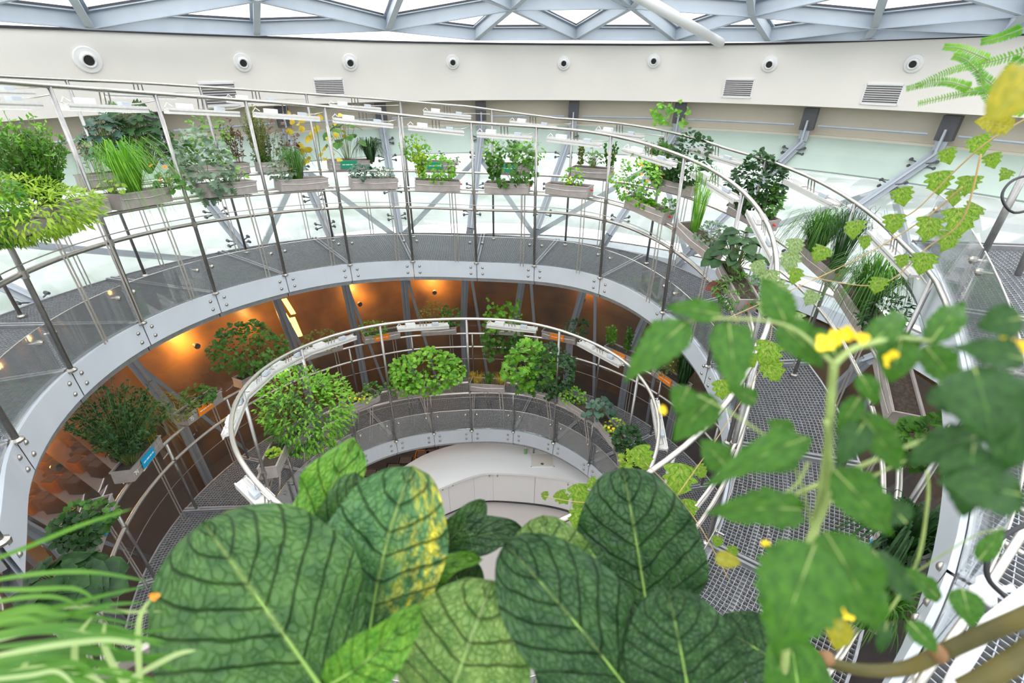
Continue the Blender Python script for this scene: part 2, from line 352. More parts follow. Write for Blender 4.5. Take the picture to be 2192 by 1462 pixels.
EDGE = 'za ab aB Aa Bb Bc bc cr cC cd dC Ce Cs Ct CD de De ef Df DE Ef Eg fg Ev gF gh hF Ew EF FG Gx Gy FwFi hi iG im Gm Dk Dl pz pA zA Aq qB Br rs tk lv wx xy pq rC tD'.replace('FwFi', 'Fw Fi').split()
rb = []
for e in EDGE:
    p, q = ondome(*NODE[e[0]]), ondome(*NODE[e[1]])
    d = (q-p).normalized(); root = empty('roof_beam', (p+q)/2)
    b = MB(); b.bar(p, q, .10, .015); b.bar(p+Vector((0, 0, .1)), q+Vector((0, 0, .1)), .035, .2); b.bar(p+Vector((0, 0, .2)), q+Vector((0, 0, .2)), .12, .015)
    b.build('flange_beam', M['roof'], root); MB().bar(p+Vector((0, 0, .225)), q+Vector((0, 0, .225)), .07, .035).build('gasket_strip', M['gasket'], root)
    tag(root, 'x', 'beam', 'roof lattice beams'); rb.append(root)
for lo_, hi_, e in ((70, 999, 'rim'), (25, 70, 'lower band'), (-999, 25, 'upper band')):
    q = [o for o in rb if lo_ < proj(Vector(o.location))[1] <= hi_]
    for o in q: o['group'] = 'roof lattice beams of the ' + e
    ordlabel(q, 'pale blue-grey roof lattice beam in the %s, {} from the left' % e)
# spanning beams over the rest of the dome
ribs = []
for a in (-90, -60, -30, 0, 30, 60, 90):
    for s0, s1 in ((3.2, 8.1),):
        if -50 < ((a+180) % 360)-180 < 50: s0 = 3.6
        p = WC + rad(a)*(WR-s0); p.z = dome_z(s0); q = WC + rad(a)*(WR-s1); q.z = dome_z(s1)
        o = MB().bar(p, q, .12, .25).build('roof_rib', M['roof']); o.location = (0, 0, 0); tag(o, 'long pale blue-grey rib high in the dome, %s from the left' % ORD[a//30+4], 'beam', 'ribs high in the dome')
# white pipe across the roof
p0 = wallhit(1543, 92)[0]*.985; p1 = at(1360, -12, 6.4); p1b = p0 + (p1-p0)*1.5
o = MB().tube([p0, p1b], .075, 16).build('roof_pipe', M['white'], smooth=True); tag(o, 'thick white pipe slanting across the roof lattice', 'pipe')
# round air nozzles and grilles on the drum
ns = []
for (u, v, s) in ((187, 128, 51), (519, 134, 36), (749, 134, 33), (969, 133, 28), (1207, 135, 28), (1400, 130, 28), (1648, 137, 32), (1957, 136, 36)):
    p, a = wallhit(u, v); n = -rad(a); p = p + n*.012; _, _, f = proj(p); R = s/2*f/FPX
    root = empty('air_nozzle', p); MB().lathe(p, n, [(-.01, R), (.012, R), (.03, R*.93), (.03, R*.62)], 24).build('flange', M['white'], root, smooth=False)
    n2 = (n + Vector((0, 0, -.15)) + (Vector((0, 0, 0)))).normalized()
    MB().lathe(p, n2, [(0, R*.62), (.06, R*.60), (.10, R*.5), (.09, R*.40), (.03, R*.36)], 24).build('nozzle_barrel', M['white'], root, smooth=True)
    MB().lathe(p, n2, [(.02, R*.35), (.075, R*.35)], 16).build('throat', M['black'], root)
    tag(root, 'x', 'air nozzle', 'round white air nozzles'); ns.append(root)
ordlabel(ns, 'round white air nozzle on the cream wall, {} from the left')
gs = []
for (u, v, w, h) in ((468, 202, 72, 44), (705, 187, 60, 30), (1580, 189, 57, 34), (1888, 202, 67, 38)):
    p, a = wallhit(u, v); n = -rad(a); t = tan(a); _, _, f = proj(p); k = f/FPX; w *= k; h *= k
    p = p + n*.012; root = empty('air_grille', p)
    fr = MB()
    for sx in (-1, 1): fr.quadbox(p + t*(sx*w/2), t*.012, n*.012, Vector((0, 0, h/2+.012)))
    for sz in (-1, 1): fr.quadbox(p + Vector((0, 0, sz*h/2)), t*(w/2), n*.012, Vector((0, 0, .012)))
    fr.build('frame', M['white'], root)
    MB().quadbox(p - n*.004, t*(w/2), n*.003, Vector((0, 0, h/2))).build('backing', M['grille'], root)
    sl = MB()
    for k2 in range(9): sl.quadbox(p + Vector((0, 0, (k2-4)*h/9)) + n*.006, t*(w/2), n*.006 + Vector((0, 0, .004)), Vector((0, 0, .004)))
    sl.build('louvre', M['white'], root)
    tag(root, 'x', 'air grille', 'louvred air grilles'); gs.append(root)
ordlabel(gs, 'louvred rectangular air grille low on the cream wall, {} from the left')
# ------------------------------------------------------------------ walkway, fascia, glass, rails
def bays(J): return list(zip(J[:-1], J[1:]))
LEV = (('top', JR), ('upper', JU), ('lower', JL))
TXT = {'top': 'highest gallery at the right', 'upper': 'upper gallery', 'lower': 'lower gallery'}
def midp(o): return proj(Vector(o.location))[0]
for lev, J in LEV:
    gr, fa, gl, bm_ = [], [], [], []
    for a, b in bays(J):
        mid = (a+b)/2; w = WID(mid)
        # grating
        root_p = SP(mid, w/2, 0); g = MB(); pitch = .040
        L = math.radians(b-a) * (cr1(TR, mid)+w)
        nr = int(L/pitch)
        for i in range(nr+1):
            d = a + (b-a)*i/nr; p, q = SP(d, .02, -.02), SP(d, WID(d), -.02); dv = (q-p).normalized(); tt = tan(d)
            g.quadbox((p+q)/2, (q-p)/2, tt*.0022, Vector((0, 0, .013)))
        nc = int(w/pitch)
        for i in range(nc+1):
            fr = i/nc
            ds = frange(a, b, (b-a)/3)
            for x, y in zip(ds[:-1], ds[1:]): g.bar(SP(x, .02+fr*(WID(x)-.02), -.018), SP(y, .02+fr*(WID(y)-.02), -.018), .004, .016)
        root = empty('grating_panel', root_p)
        g.build('grating', M['galv'], root)
        for dr in (lambda d: .03, lambda d: WID(d)):
            fr = MB(); ds = frange(a, b, 4)
            fr.grid([[SP(x, dr(x)+ox, oz) for x in ds] for ox, oz in ((-.01, .005), (-.01, -.065), (.01, -.065), (.01, .005), (-.01, .005))])
            fr.build('edge_frame', M['galv_l'], root)
        gr.append(root)
        # radial beam pair at joint
        bb = MB()
        for dd in (-.35, .35): bb.bar(SP(a+dd, .02, .0), SP(a+dd, WID(a), .0), .028, .05)
        bb.bar(SP(a, .02, -.08), SP(a, WID(a), -.08), .09, .10)
        o = bb.build('radial_beam', M['galv_l']); o['_x'] = proj(SP(a, .3, 0))[0]; bm_.append(o)
        # fascia plate
        ds = frange(a+.12, b-.12, 2.5)
        root = empty('fascia_plate', SP(mid, 0, -.13))
        MB().grid([[SP(d, -.012, .015) for d in ds], [SP(d, -.012, -.265) for d in ds], [SP(d, .012, -.265) for d in ds], [SP(d, .012, .015) for d in ds], [SP(d, -.012, .015) for d in ds]]).build('plate', M['fascia'], root)
        R = cr1(TR, mid); k = math.degrees(.10/R)
        for d in (a+k, b-k):
            for z in (-.075, -.185):
                c = SP(d, -.012, z); n = -rad(d)
                MB().lathe(c, n, [(-.002, .022), (.008, .021), (.016, .014), (.019, .004)], 10).build('bolt', M['steel'], root, smooth=True)
        MB().grid([[SP(d, .03, -.27) for d in ds], [SP(d, .03, -.34) for d in ds], [SP(d, .09, -.34) for d in ds], [SP(d, .09, -.27) for d in ds]]).build('under_rim', M['galv_l'], root)
        fa.append(root)
        # low glass panel above the fascia
        root = empty('glass_panel', SP(mid, .02, .22))
        ds2 = frange(a+.35, b-.35, 3)
        MB().grid([[SP(d, .022, .02) for d in ds2], [SP(d, .022, .45) for d in ds2]]).build('pane', M['glass'], root, thick=.010)
        ed = MB(); ed.tube([SP(d, .022, .452) for d in ds2], .004, 5); ed.build('polished_edge', M['tube'], root)
        for d in (a+k, b-k):
            c = SP(d, .022, .34); n = -rad(d)
            f = MB(); f.lathe(c - n*.07, n, [(0, .010), (.055, .010), (.06, .026), (.078, .026), (.09, .012)], 10); f.build('point_fitting', M['steel'], root, smooth=False)
        gl.append(root)
    n = lev
    for lst, nm, cat, txt in ((gr, 'grating_panel', 'floor grating', 'steel grating bay of the {L}, {{}} from the left'), (fa, 'fascia_plate', 'fascia plate', 'curved bolted fascia plate of the {L}, {{}} from the left'),
                              (gl, 'glass_panel', 'glass panel', 'low clear glass panel of the {L}, {{}} from the left')):
        for o in lst: tag(o, 'x', cat, nm.replace('_', ' ') + 's of the ' + TXT[lev])
        ordlabel(lst, txt.replace('{L}', TXT[lev]).replace('{{}}', '{}'))
    for i, o in enumerate(sorted(bm_, key=lambda o: o['_x'])):
        del o['_x']; tag(o, 'galvanised double floor beam across the %s walkway, %s from the left' % (lev, ORD[i+1]), 'floor beam', 'floor beams of the ' + TXT[lev])

def rail(name, fn, a, b, r, label, m='steel', cat='rail', twin=0):
    mb = MB(); ds = frange(a, b, 3)
    mb.tube([fn(d) for d in ds], r, 10)
    if twin: mb.tube([fn(d) + Vector((0, 0, twin)) for d in ds], r*.8, 8)
    o = mb.build(name, M[m], smooth=True); tag(o, label, cat); return o
rail('top_rail', TOPI, -150, 192, .021, 'bright curved top rail on the inner cage of the upper gallery', 'steel')
rail('top_rail', TOPI, 192, 482, .021, 'bright curved top rail crowning the cage of the lower gallery', 'tube')
rail('top_rail', TOPO, -130, 128, .019, 'thinner curved top rail on the outer cage of the upper gallery')
rail('hand_rail', lambda d: SP(d, -.03, .90), -150, 192, .021, 'curved inner handrail at hip height of the upper gallery')
rail('hand_rail', lambda d: SP(d, -.03, .86), 192, 482, .019, 'curved inner handrail at hip height of the lower gallery', 'tube')
rail('planter_rail', lambda d: SP(d, -.05, 1.16), -150, 192, .017, 'twin curved rail carrying the inner troughs of the upper gallery', 'tube', twin=.05)
rail('planter_rail', lambda d: SP(d, -.03, 1.08), 192, 482, .017, 'curved rail carrying the inner troughs of the lower gallery', 'tube')
rail('planter_rail', lambda d: SP(d, OFF(d), 1.2), -135, 190, .021, 'thick curved rail carrying the outer troughs of the upper gallery', 'tube')
rail('planter_rail', lambda d: SP(d, OFF(d), 1.2), 190, 482, .020, 'curved rail carrying the outer troughs of the lower gallery', 'tube')
rail('hand_rail', lambda d: SP(d, OFF(d), .9), 62, 190, .020, 'curved outer handrail of the upper gallery at its right end', 'tube')
rail('hand_rail', lambda d: SP(d, OFF(d), .9), 190, 482, .020, 'curved outer handrail of the lower gallery', 'tube')
rail('tension_wire', lambda d: SP(d, -.09, .985), -150, 192, .005, 'thin tension wire just above the inner handrail of the upper gallery', 'steel', 'wire')
rail('tension_wire', lambda d: SP(d, -.07, .80), 192, 482, .004, 'thin tension wire beside the inner handrail of the lower gallery', 'steel', 'wire')
rail('tension_wire', lambda d: SP(d, OFF(d), .62), 190, 482, .004, 'thin tension wire under the outer rails of the lower gallery', 'steel', 'wire')

ip, op, lp, bp_ = [], [], [], []
def post(base, top, r, group, cat='post', clamps=(), box=False):
    root = empty('cage_post', base); b = MB()
    b.tube([base, top], r, 10); b.build('shaft', M['steel_d'] if not box else M['steel'], root, smooth=True)
    MB().lathe(base, (0, 0, 1), [(0, r*2), (.015, r*2), (.03, r*1.1)], 12).build('base_collar', M['steel'], root)
    for h in clamps:
        c = base + (top-base)*(h/(top-base).length); MB().lathe(c, top-base, [(-.03, r*1.35), (.03, r*1.35)], 10).build('clamp', M['steel'], root)
    tag(root, 'x', cat, group); return root
for d in JU:
    ip.append(post(SP(d, -.02, 0), TOPI(d), .021, 'inner cage posts of the upper gallery', clamps=(.9, 1.18)))
    if d <= 130:
        dd = d + 3.0; op.append(post(SP(dd, OFF(dd), 0), TOPO(dd), .019, 'outer cage posts of the upper gallery', clamps=(1.2,)))
for d in (213, 252, 286, 321.2, 359.1, 400.5, 440, 480): lp.append(post(SP(d, -.02, 0), TOPI(d), .019, 'inner cage posts of the lower gallery', clamps=(.86, 1.08)))
for d in (231, 269, 303, 340, 380, 420, 460): bp_.append(post(SP(d, -.02, 0), SP(d, -.03, .86), .016, 'short balusters of the lower gallery', 'baluster'))
lo = []
for d in (213, 231, 249, 267, 285, 303, 321, 340, 359, 380, 400, 420, 440, 460): lo.append(post(SP(d, OFF(d), 0), SP(d, OFF(d), 1.2), .018, 'outer rail posts of the lower gallery', clamps=(.9,)))
uo = [post(SP(d, OFF(d), 0), SP(d, OFF(d), 1.2), .018, 'outer rail posts of the upper gallery', 'post') for d in (137, 150, 165)]
ordlabel(ip, 'slim steel cage post on the inner edge of the upper gallery, {} from the left')
ordlabel(op, 'slim steel cage post on the outer edge of the upper gallery, {} from the left')
ordlabel(lp, 'tall steel cage post on the inner edge of the lower gallery, {} from the left')
ordlabel(bp_, 'short steel baluster on the inner edge of the lower gallery, {} from the left')
ordlabel(lo, 'steel rail post on the outer edge of the lower gallery, {} from the left')
ordlabel(uo, 'steel rail post at the near right end of the upper gallery, {} from the left')
# two cage uprights of the highest gallery, close at the right
for nm, (u0, v0, d0), (u1, v1, d1), r, lb in (('cage_post', (2075, 600, 4.2), (2215, 330, 3.6), .026, 'leaning steel cage post at the right edge behind the grape vine'),
        ('cage_post', (2130, 700, 4.0), (2290, 330, 3.4), .022, 'thinner leaning steel cage post in the far right corner')):
    root = empty(nm, at(u0, v0, d0)); MB().tube([at(u0, v0, d0), at(u1, v1, d1)], r, 10).build('shaft', M['steel_d'], root, smooth=True)
    MB().lathe(at(u0, v0, d0), at(u1, v1, d1)-at(u0, v0, d0), [(0, r*1.6), (.05, r*1.6)], 10).build('base_collar', M['steel'], root); tag(root, lb, 'post', 'leaning posts at the right edge')
# lamps hung under the top rails
LT = []
def grow_light(fn, a0, a1, dr, dz, group, side=0):
    mid = (a0+a1)/2; p0, p1 = fn(a0), fn(a1); c = fn(mid) + rad(mid)*dr + Vector((0, 0, dz)); x = (p1-p0).normalized()
    n = rad(mid); L = .40; root = empty('grow_light', c); y = n; z = x.cross(y).normalized()
    if z.z < 0: z = -z
    h = MB(); h.quadbox(c, x*L, y*.050, z*.012); [h.quadbox(c + y*(.047*q_) - z*.018, x*L, y*.003, z*.018) for q_ in (-1, 1)]  # side skirts added to hide the glowing sides of the strip
    for s in (-1, 1): h.quadbox(c + y*(.045*s) + z*.014, x*L, y*.006, z*.010)
    h.build('housing', M['white_m'], root)
    MB().quadbox(c - z*.016, x*(L*.94), y*.030, z*.003).build('led_strip', M['led'], root)  # glowing strip added under the unlit fixture to brighten walkways and counter
    MB().quadbox(c + x*-.20 + z*.045, x*.075, y*.034, z*.028).build('driver_box', M['white'], root, bevel=.006)
    MB().quadbox(c + x*.19 + z*.038, x*.05, y*.026, z*.020).build('junction_box', M['box_grey'], root, bevel=.004)
    k = MB(); top = fn(mid)
    for s in (-.05, .0, .05): k.bar(c + x*s + z*.01, top + x*s*.9, .014, .004, y)
    k.quadbox(top, x*.06, y*.026, z*.006); k.build('hanger', M['steel'], root)
    MB().tube([c + x*.24 + z*.04, c + x*.36 + z*.05, p1 + Vector((0, 0, dz*.45)) - x*.03], .006, 5).build('feed_rod', M['tube'], root)
    w = MB(); pts = [c + x*(-.33) + z*.04, c + x*(-.37) + z*.07 + y*.02, c + x*(-.41) + z*.03, c + x*(-.37)]
    w.tube(pts, .006, 5); w.build('cable_loop', M['white'], root)
    tag(root, 'x', 'grow light', group); return root
g1 = [grow_light(TOPI, a, b, .03, -.15, 'grow lights under the inner top rail of the upper gallery') for a, b in bays([-128] + JU[2:14])]
g2 = [grow_light(TOPO, a+3, b+3, .03, -.15, 'grow lights under the outer top rail of the upper gallery') for a, b in bays(JU[1:14])]
g3 = [grow_light(TOPI, a, b, .03, -.13, 'grow lights under the top rail of the lower gallery') for a, b in ((200, 218), (238, 254), (254, 274), (290, 310), (330, 350), (367, 391), (406, 432), (448, 470))]
g3.append(grow_light(TOPI, 270, 290, .03, -.13, 'grow lights under the top rail of the lower gallery'))
ordlabel(g1, 'white grow light under the inner top rail of the upper gallery, {} from the left')
ordlabel(g2, 'white grow light under the outer top rail of the upper gallery, {} from the left')
ordlabel(g3, 'white grow light under the top rail of the lower gallery, {} from the left')
# white service pipes under the right walkway
for i, dr in enumerate((.35, .62, .86)):
    o = MB().tube([SP(d, dr, -.34) for d in frange(88, 166, 3)], .03, 10).build('service_pipe', M['white'], smooth=True)
    tag(o, 'white service pipe under the right walkway grating, ' + ('nearest the void', 'in the middle', 'nearest the outer edge')[i], 'pipe', 'white pipes under the grating')

# ------------------------------------------------------------------ counter with sink at the bottom
ZC = -6.5
outer = [(-2.75, 5.35), (-2.45, 5.85), (-2.0, 6.38), (-1.43, 6.9), (-.63, 7.2), (.21, 7.14), (1.17, 6.76), (2.0, 6.07), (2.35, 5.6), (2.55, 5.2)]
inner = [(-2.55, 5.1), (-2.1, 5.38), (-1.6, 5.72), (-.96, 6.10), (-.5, 6.32), (-.12, 6.37), (.81, 6.28), (1.4, 6.08), (1.85, 5.6), (2.15, 5.1)]
def sm(P, n=60):
    out = []; N = len(P)-1
    for i in range(n+1):
        t = i/n*N; k = min(int(t), N-1); s = t-k
        p0, p1, p2, p3 = P[max(k-1, 0)], P[k], P[k+1], P[min(k+2, N)]
        out.append(tuple(.5*((2*p1[j])+(-p0[j]+p2[j])*s+(2*p0[j]-5*p1[j]+4*p2[j]-p3[j])*s*s+(-p0[j]+3*p1[j]-3*p2[j]+p3[j])*s**3) for j in range(len(P[0]))))
    return out
SO, SI = sm(outer), sm(inner)
root = empty('kitchen_counter', (-.1, 6.8, -7.4))
def V(p, z): return Vector((p[0], p[1], z))
m = MB(); m.grid([[V(p, ZC) for p in SO], [V(p, ZC) for p in SI], [V(p, ZC-.05) for p in SI], [V(p, ZC-.05) for p in SO], [V(p, ZC) for p in SO]]); m.build('worktop', M['counter'], root)
def inset(P, Q, k): return [(p[0]+(q[0]-p[0])*k, p[1]+(q[1]-p[1])*k) for p, q in zip(P, Q)]
CI, CO = inset(SI, SO, .10), inset(SO, SI, .06)
m = MB(); m.grid([[V(p, ZC-.05) for p in CI], [V(p, -7.32) for p in CI]]); m.grid([[V(p, ZC-.05) for p in CO], [V(p, -7.4) for p in CO]]); m.build('carcass', M['cabinet'], root)
m = MB(); m.grid([[V(p, -7.33) for p in inset(SI, SO, .14)], [V(p, -7.4) for p in inset(SI, SO, .14)]]); m.build('plinth', M['bracket'], root)
for a, b in ((14, 20), (20, 26), (26, 32), (32, 38), (38, 44), (44, 50)):
    pts = [Vector((CI[i][0], CI[i][1]-.008, 0)) for i in range(a, b+1)]
    pts[0] = pts[0].lerp(pts[1], .03); pts[-1] = pts[-1].lerp(pts[-2], .03)
    dd = MB().grid([[p + Vector((0, 0, ZC-.07)) for p in pts], [p + Vector((0, 0, -7.30)) for p in pts]]).build('cabinet_door', M['counter'], root, thick=.012)
    i = 1 if ((a-14)//6) % 2 else -2; pk = pts[i]
    MB().lathe(pk + Vector((0, -.008, ZC-.13)), (0, -1, 0), [(0, .008), (.015, .008), (.022, .014), (.03, .012)], 10).build('knob', M['steel'], dd)
tag(root, 'white wavy kitchen counter with pale cabinet doors at the bottom of the void', 'counter')
sk = Vector(ray(1160, 985) * (ZC / ray(1160, 985).z)); root = empty('sink', sk)
m = MB(); w2, h2, dp = .21, .17, .13
for s in (-1, 1): m.box(sk + Vector((s*w2, 0, .004)), .02, 2*h2+.02, .012); m.box(sk + Vector((0, s*h2, .004)), 2*w2+.02, .02, .012)
m.build('rim', M['counter'], root)
MB().box(sk + Vector((0, 0, .003)), 2*w2-.02, 2*h2-.02, .006).build('basin', M['sink'], root)
MB().lathe(sk + Vector((0, -.10, .006)), (0, 0, 1), [(0, .03), (.004, .028), (.002, .015)], 14).build('drain', M['steel'], root)
tag(root, 'cream rectangular sink set in the white counter', 'sink')
fk = Vector(ray(1142, 970) * (ZC / ray(1142, 970).z)); root = empty('faucet', fk)
MB().tube([fk, fk+Vector((0, 0, .16))], .016, 10).build('body', M['steel'], root, smooth=True)
MB().tube([fk+Vector((0, 0, .13)), fk+Vector((.09, -.02, .17)), fk+Vector((.18, -.06, .12))], .011, 8).build('spout', M['steel'], root, smooth=True)
MB().tube([fk+Vector((0, 0, .16)), fk+Vector((-.02, .0, .22))], .007, 6).build('lever', M['steel'], root)
tag(root, 'chrome mixer tap standing beside the sink', 'faucet')
sp = Vector(ray(1125, 970) * (ZC / ray(1125, 970).z)); root = empty('soap_bottle', sp)
MB().lathe(sp, (0, 0, 1), [(0, .03), (.09, .032), (.11, .02), (.12, .012)], 12).build('bottle', mat('green_soap', (.25, .55, .22), .3), root, smooth=True)
MB().lathe(sp, (0, 0, 1), [(.12, .012), (.15, .012)], 8).build('pump', M['white'], root)
tag(root, 'small green soap bottle left of the tap', 'bottle')
# crates on the floor behind the counter
cr_ = []
for i, (u, v, c) in enumerate(((757, 1022, 'black'), (790, 1012, 'bracket'), (822, 1018, 'sorange'), (842, 1000, 'black'), (868, 985, 'bracket'), (905, 972, 'sorange'), (925, 968, 'black'), (950, 962, 'bracket'))):
    p = ray(u, v) * (-7.1 / ray(u, v).z); p.z = -7.4; root = empty('storage_crate', p); s = .30
    bx = MB(); bx.box(p+Vector((0, 0, .02)), s, s*.8, .02)
    for q in (-1, 1): bx.box(p+Vector((q*s/2, 0, .15)), .015, s*.8, .28); bx.box(p+Vector((0, q*s*.4, .15)), s, .015, .28)
    bx.build('crate_body', M[c], root); MB().box(p+Vector((0, 0, .24)), s*.8, s*.6, .12).build('contents', M['grille'], root)
    tag(root, 'x', 'crate', 'crates behind the counter'); cr_.append(root)
ordlabel(cr_, 'small storage crate on the floor behind the white counter, {} from the left')
# ------------------------------------------------------------------ warm lamps in front of the brown wall
wl_ = []
for (u, v, e) in ((120, 1000, 34), (420, 740, 34), (560, 700, 10), (770, 650, 20), (930, 625, 26), (1250, 640, 5), (30, 1150, 10)):
    d = ray(u, v); t = 1
    while t < 20:
        p = d*t; c, r = FC(max(p.z, -8))
        if p.z < -3.5 and math.hypot(p.x-c[0], p.y-c[1]) > r + .45: break
        t += .02
    root = empty('wall_lamp', p); n = (Vector((SX, SY, p.z)) - p).normalized()
    MB().lathe(p, -n, [(0, .03), (.06, .03), (.08, .02)], 12).build('lamp_body', M['bracket'], root)
    MB().lathe(p, n, [(0, .05), (.05, .055), (.055, .05)], 12).build('hood', M['bracket'], root)
    ld = bpy.data.lights.new('warm_lamp', 'POINT'); ld.energy = e; ld.color = (1, .50, .12); ld.shadow_soft_size = .08
    lo_ = bpy.data.objects.new('warm_lamp', ld); COL.objects.link(lo_); lo_.location = p - n*.22; lo_.parent = root; lo_.matrix_parent_inverse = root.matrix_basis.inverted()
    tag(root, 'x', 'lamp', 'warm lamps in front of the brown wall'); wl_.append(root)
ordlabel(wl_, 'small warm lamp glowing on the brown lower wall, {} from the left')
gp = []  # emissive bars stand in for reflecting yellow lit shapes
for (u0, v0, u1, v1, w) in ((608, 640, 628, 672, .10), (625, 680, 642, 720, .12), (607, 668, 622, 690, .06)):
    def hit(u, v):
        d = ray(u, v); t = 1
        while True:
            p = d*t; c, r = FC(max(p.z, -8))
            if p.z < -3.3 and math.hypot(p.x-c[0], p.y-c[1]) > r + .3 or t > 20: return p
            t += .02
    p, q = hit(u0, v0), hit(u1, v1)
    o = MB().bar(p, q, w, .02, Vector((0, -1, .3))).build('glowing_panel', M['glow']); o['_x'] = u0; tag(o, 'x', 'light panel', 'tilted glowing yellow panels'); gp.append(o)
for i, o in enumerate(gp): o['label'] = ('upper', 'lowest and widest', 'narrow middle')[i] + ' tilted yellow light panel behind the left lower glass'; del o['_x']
# ------------------------------------------------------------------ troughs and their plants
G = {}
G['mid'] = leafmat('mid_green_leaf', (.035, .12, .015), (.11, .27, .035))
G['bright'] = leafmat('bright_green_leaf', (.07, .24, .015), (.25, .50, .04))
G['lime'] = leafmat('lime_leaf', (.17, .33, .02), (.42, .55, .05))
G['dark'] = leafmat('dark_green_leaf', (.012, .05, .012), (.05, .13, .035))
G['blue'] = leafmat('blue_green_leaf', (.02, .07, .045), (.09, .17, .11), transl=.15)
G['silver'] = leafmat('silver_green_leaf', (.10, .17, .11), (.26, .36, .25))
G['yellow'] = leafmat('yellow_leaf', (.45, .28, .01), (.62, .55, .06))
G['olive'] = leafmat('olive_leaf', (.10, .13, .02), (.28, .28, .05))
G['red'] = leafmat('dark_red_leaf', (.08, .015, .015), (.22, .06, .03))
G['brownl'] = leafmat('brown_leaf', (.09, .05, .03), (.22, .14, .09))
G['stem'] = mat('green_stem', (.16, .22, .06), .6, noise=.2)
G['wood'] = mat('woody_stem', (.20, .13, .08), .7, noise=.2)
FL = {'orange': mat('orange_petal', (.85, .25, .01), .6), 'yellow': mat('yellow_petal', (.9, .62, .01), .6), 'red': mat('red_petal', (.75, .03, .02), .6), 'white': mat('white_petal', (.8, .8, .75), .6)}
SHAPE = {
 'oval': ([0, .25, .6, .85, 1], [.03, .42, .46, .26, 0]),
 'round': ([0, .1, .35, .7, 1], [.05, .45, .62, .5, 0]),
 'narrow': ([0, .3, .7, 1], [.02, .14, .12, 0]),
 'lobed': ([0, .12, .22, .34, .48, .58, .7, .82, 1], [.06, .5, .24, .62, .22, .46, .16, .25, 0]),
 'blade': ([0, .5, 1], [.02, .025, 0]),
 'fine': ([0, .5, 1], [.04, .22, 0]),
}
def add_leaf(mb, p, d, n, L, shape, bend=.25, wf=1.0, fold=.15):
    d = d.normalized(); s = d.cross(n)
    if s.length < 1e-4: s = d.orthogonal()
    s.normalize(); n = s.cross(d).normalized(); xs, hw = SHAPE[shape]; b = len(mb.v)
    for x, h in zip(xs, hw):
        c = p + d*(L*x) - n*(bend*L*x*x); w = h*L*wf
        mb.v.append(tuple(c)); mb.v.append(tuple(c + s*w + n*(fold*w))); mb.v.append(tuple(c - s*w + n*(fold*w)))
    for k in range(len(xs)-1):
        i = b + 3*k
        mb.f.append((i, i+1, i+4, i+3)); mb.f.append((i, i+3, i+5, i+2))
def rv(r, z=1.0):
    while True:
        v = Vector((r.uniform(-1, 1), r.uniform(-1, 1), r.uniform(-1, 1)))
        if .05 < v.length < 1: return v
def fl_add(root, pts, r_, col, rr):
    for p in pts:
        m = MB(); ax = (Vector((0, -.3, 1)) + rv(rr)*.5).normalized()
        for k in range(6):
            a = 2*PI*k/6; x = ax.orthogonal().normalized(); y = ax.cross(x); dv = (x*math.cos(a) + y*math.sin(a) + ax*.35); add_leaf(m, p, dv, ax, r_, 'round', .1)
        m.lathe(p, ax, [(0, r_*.25), (r_*.3, r_*.2)], 6); m.build('flower', FL[col], root)
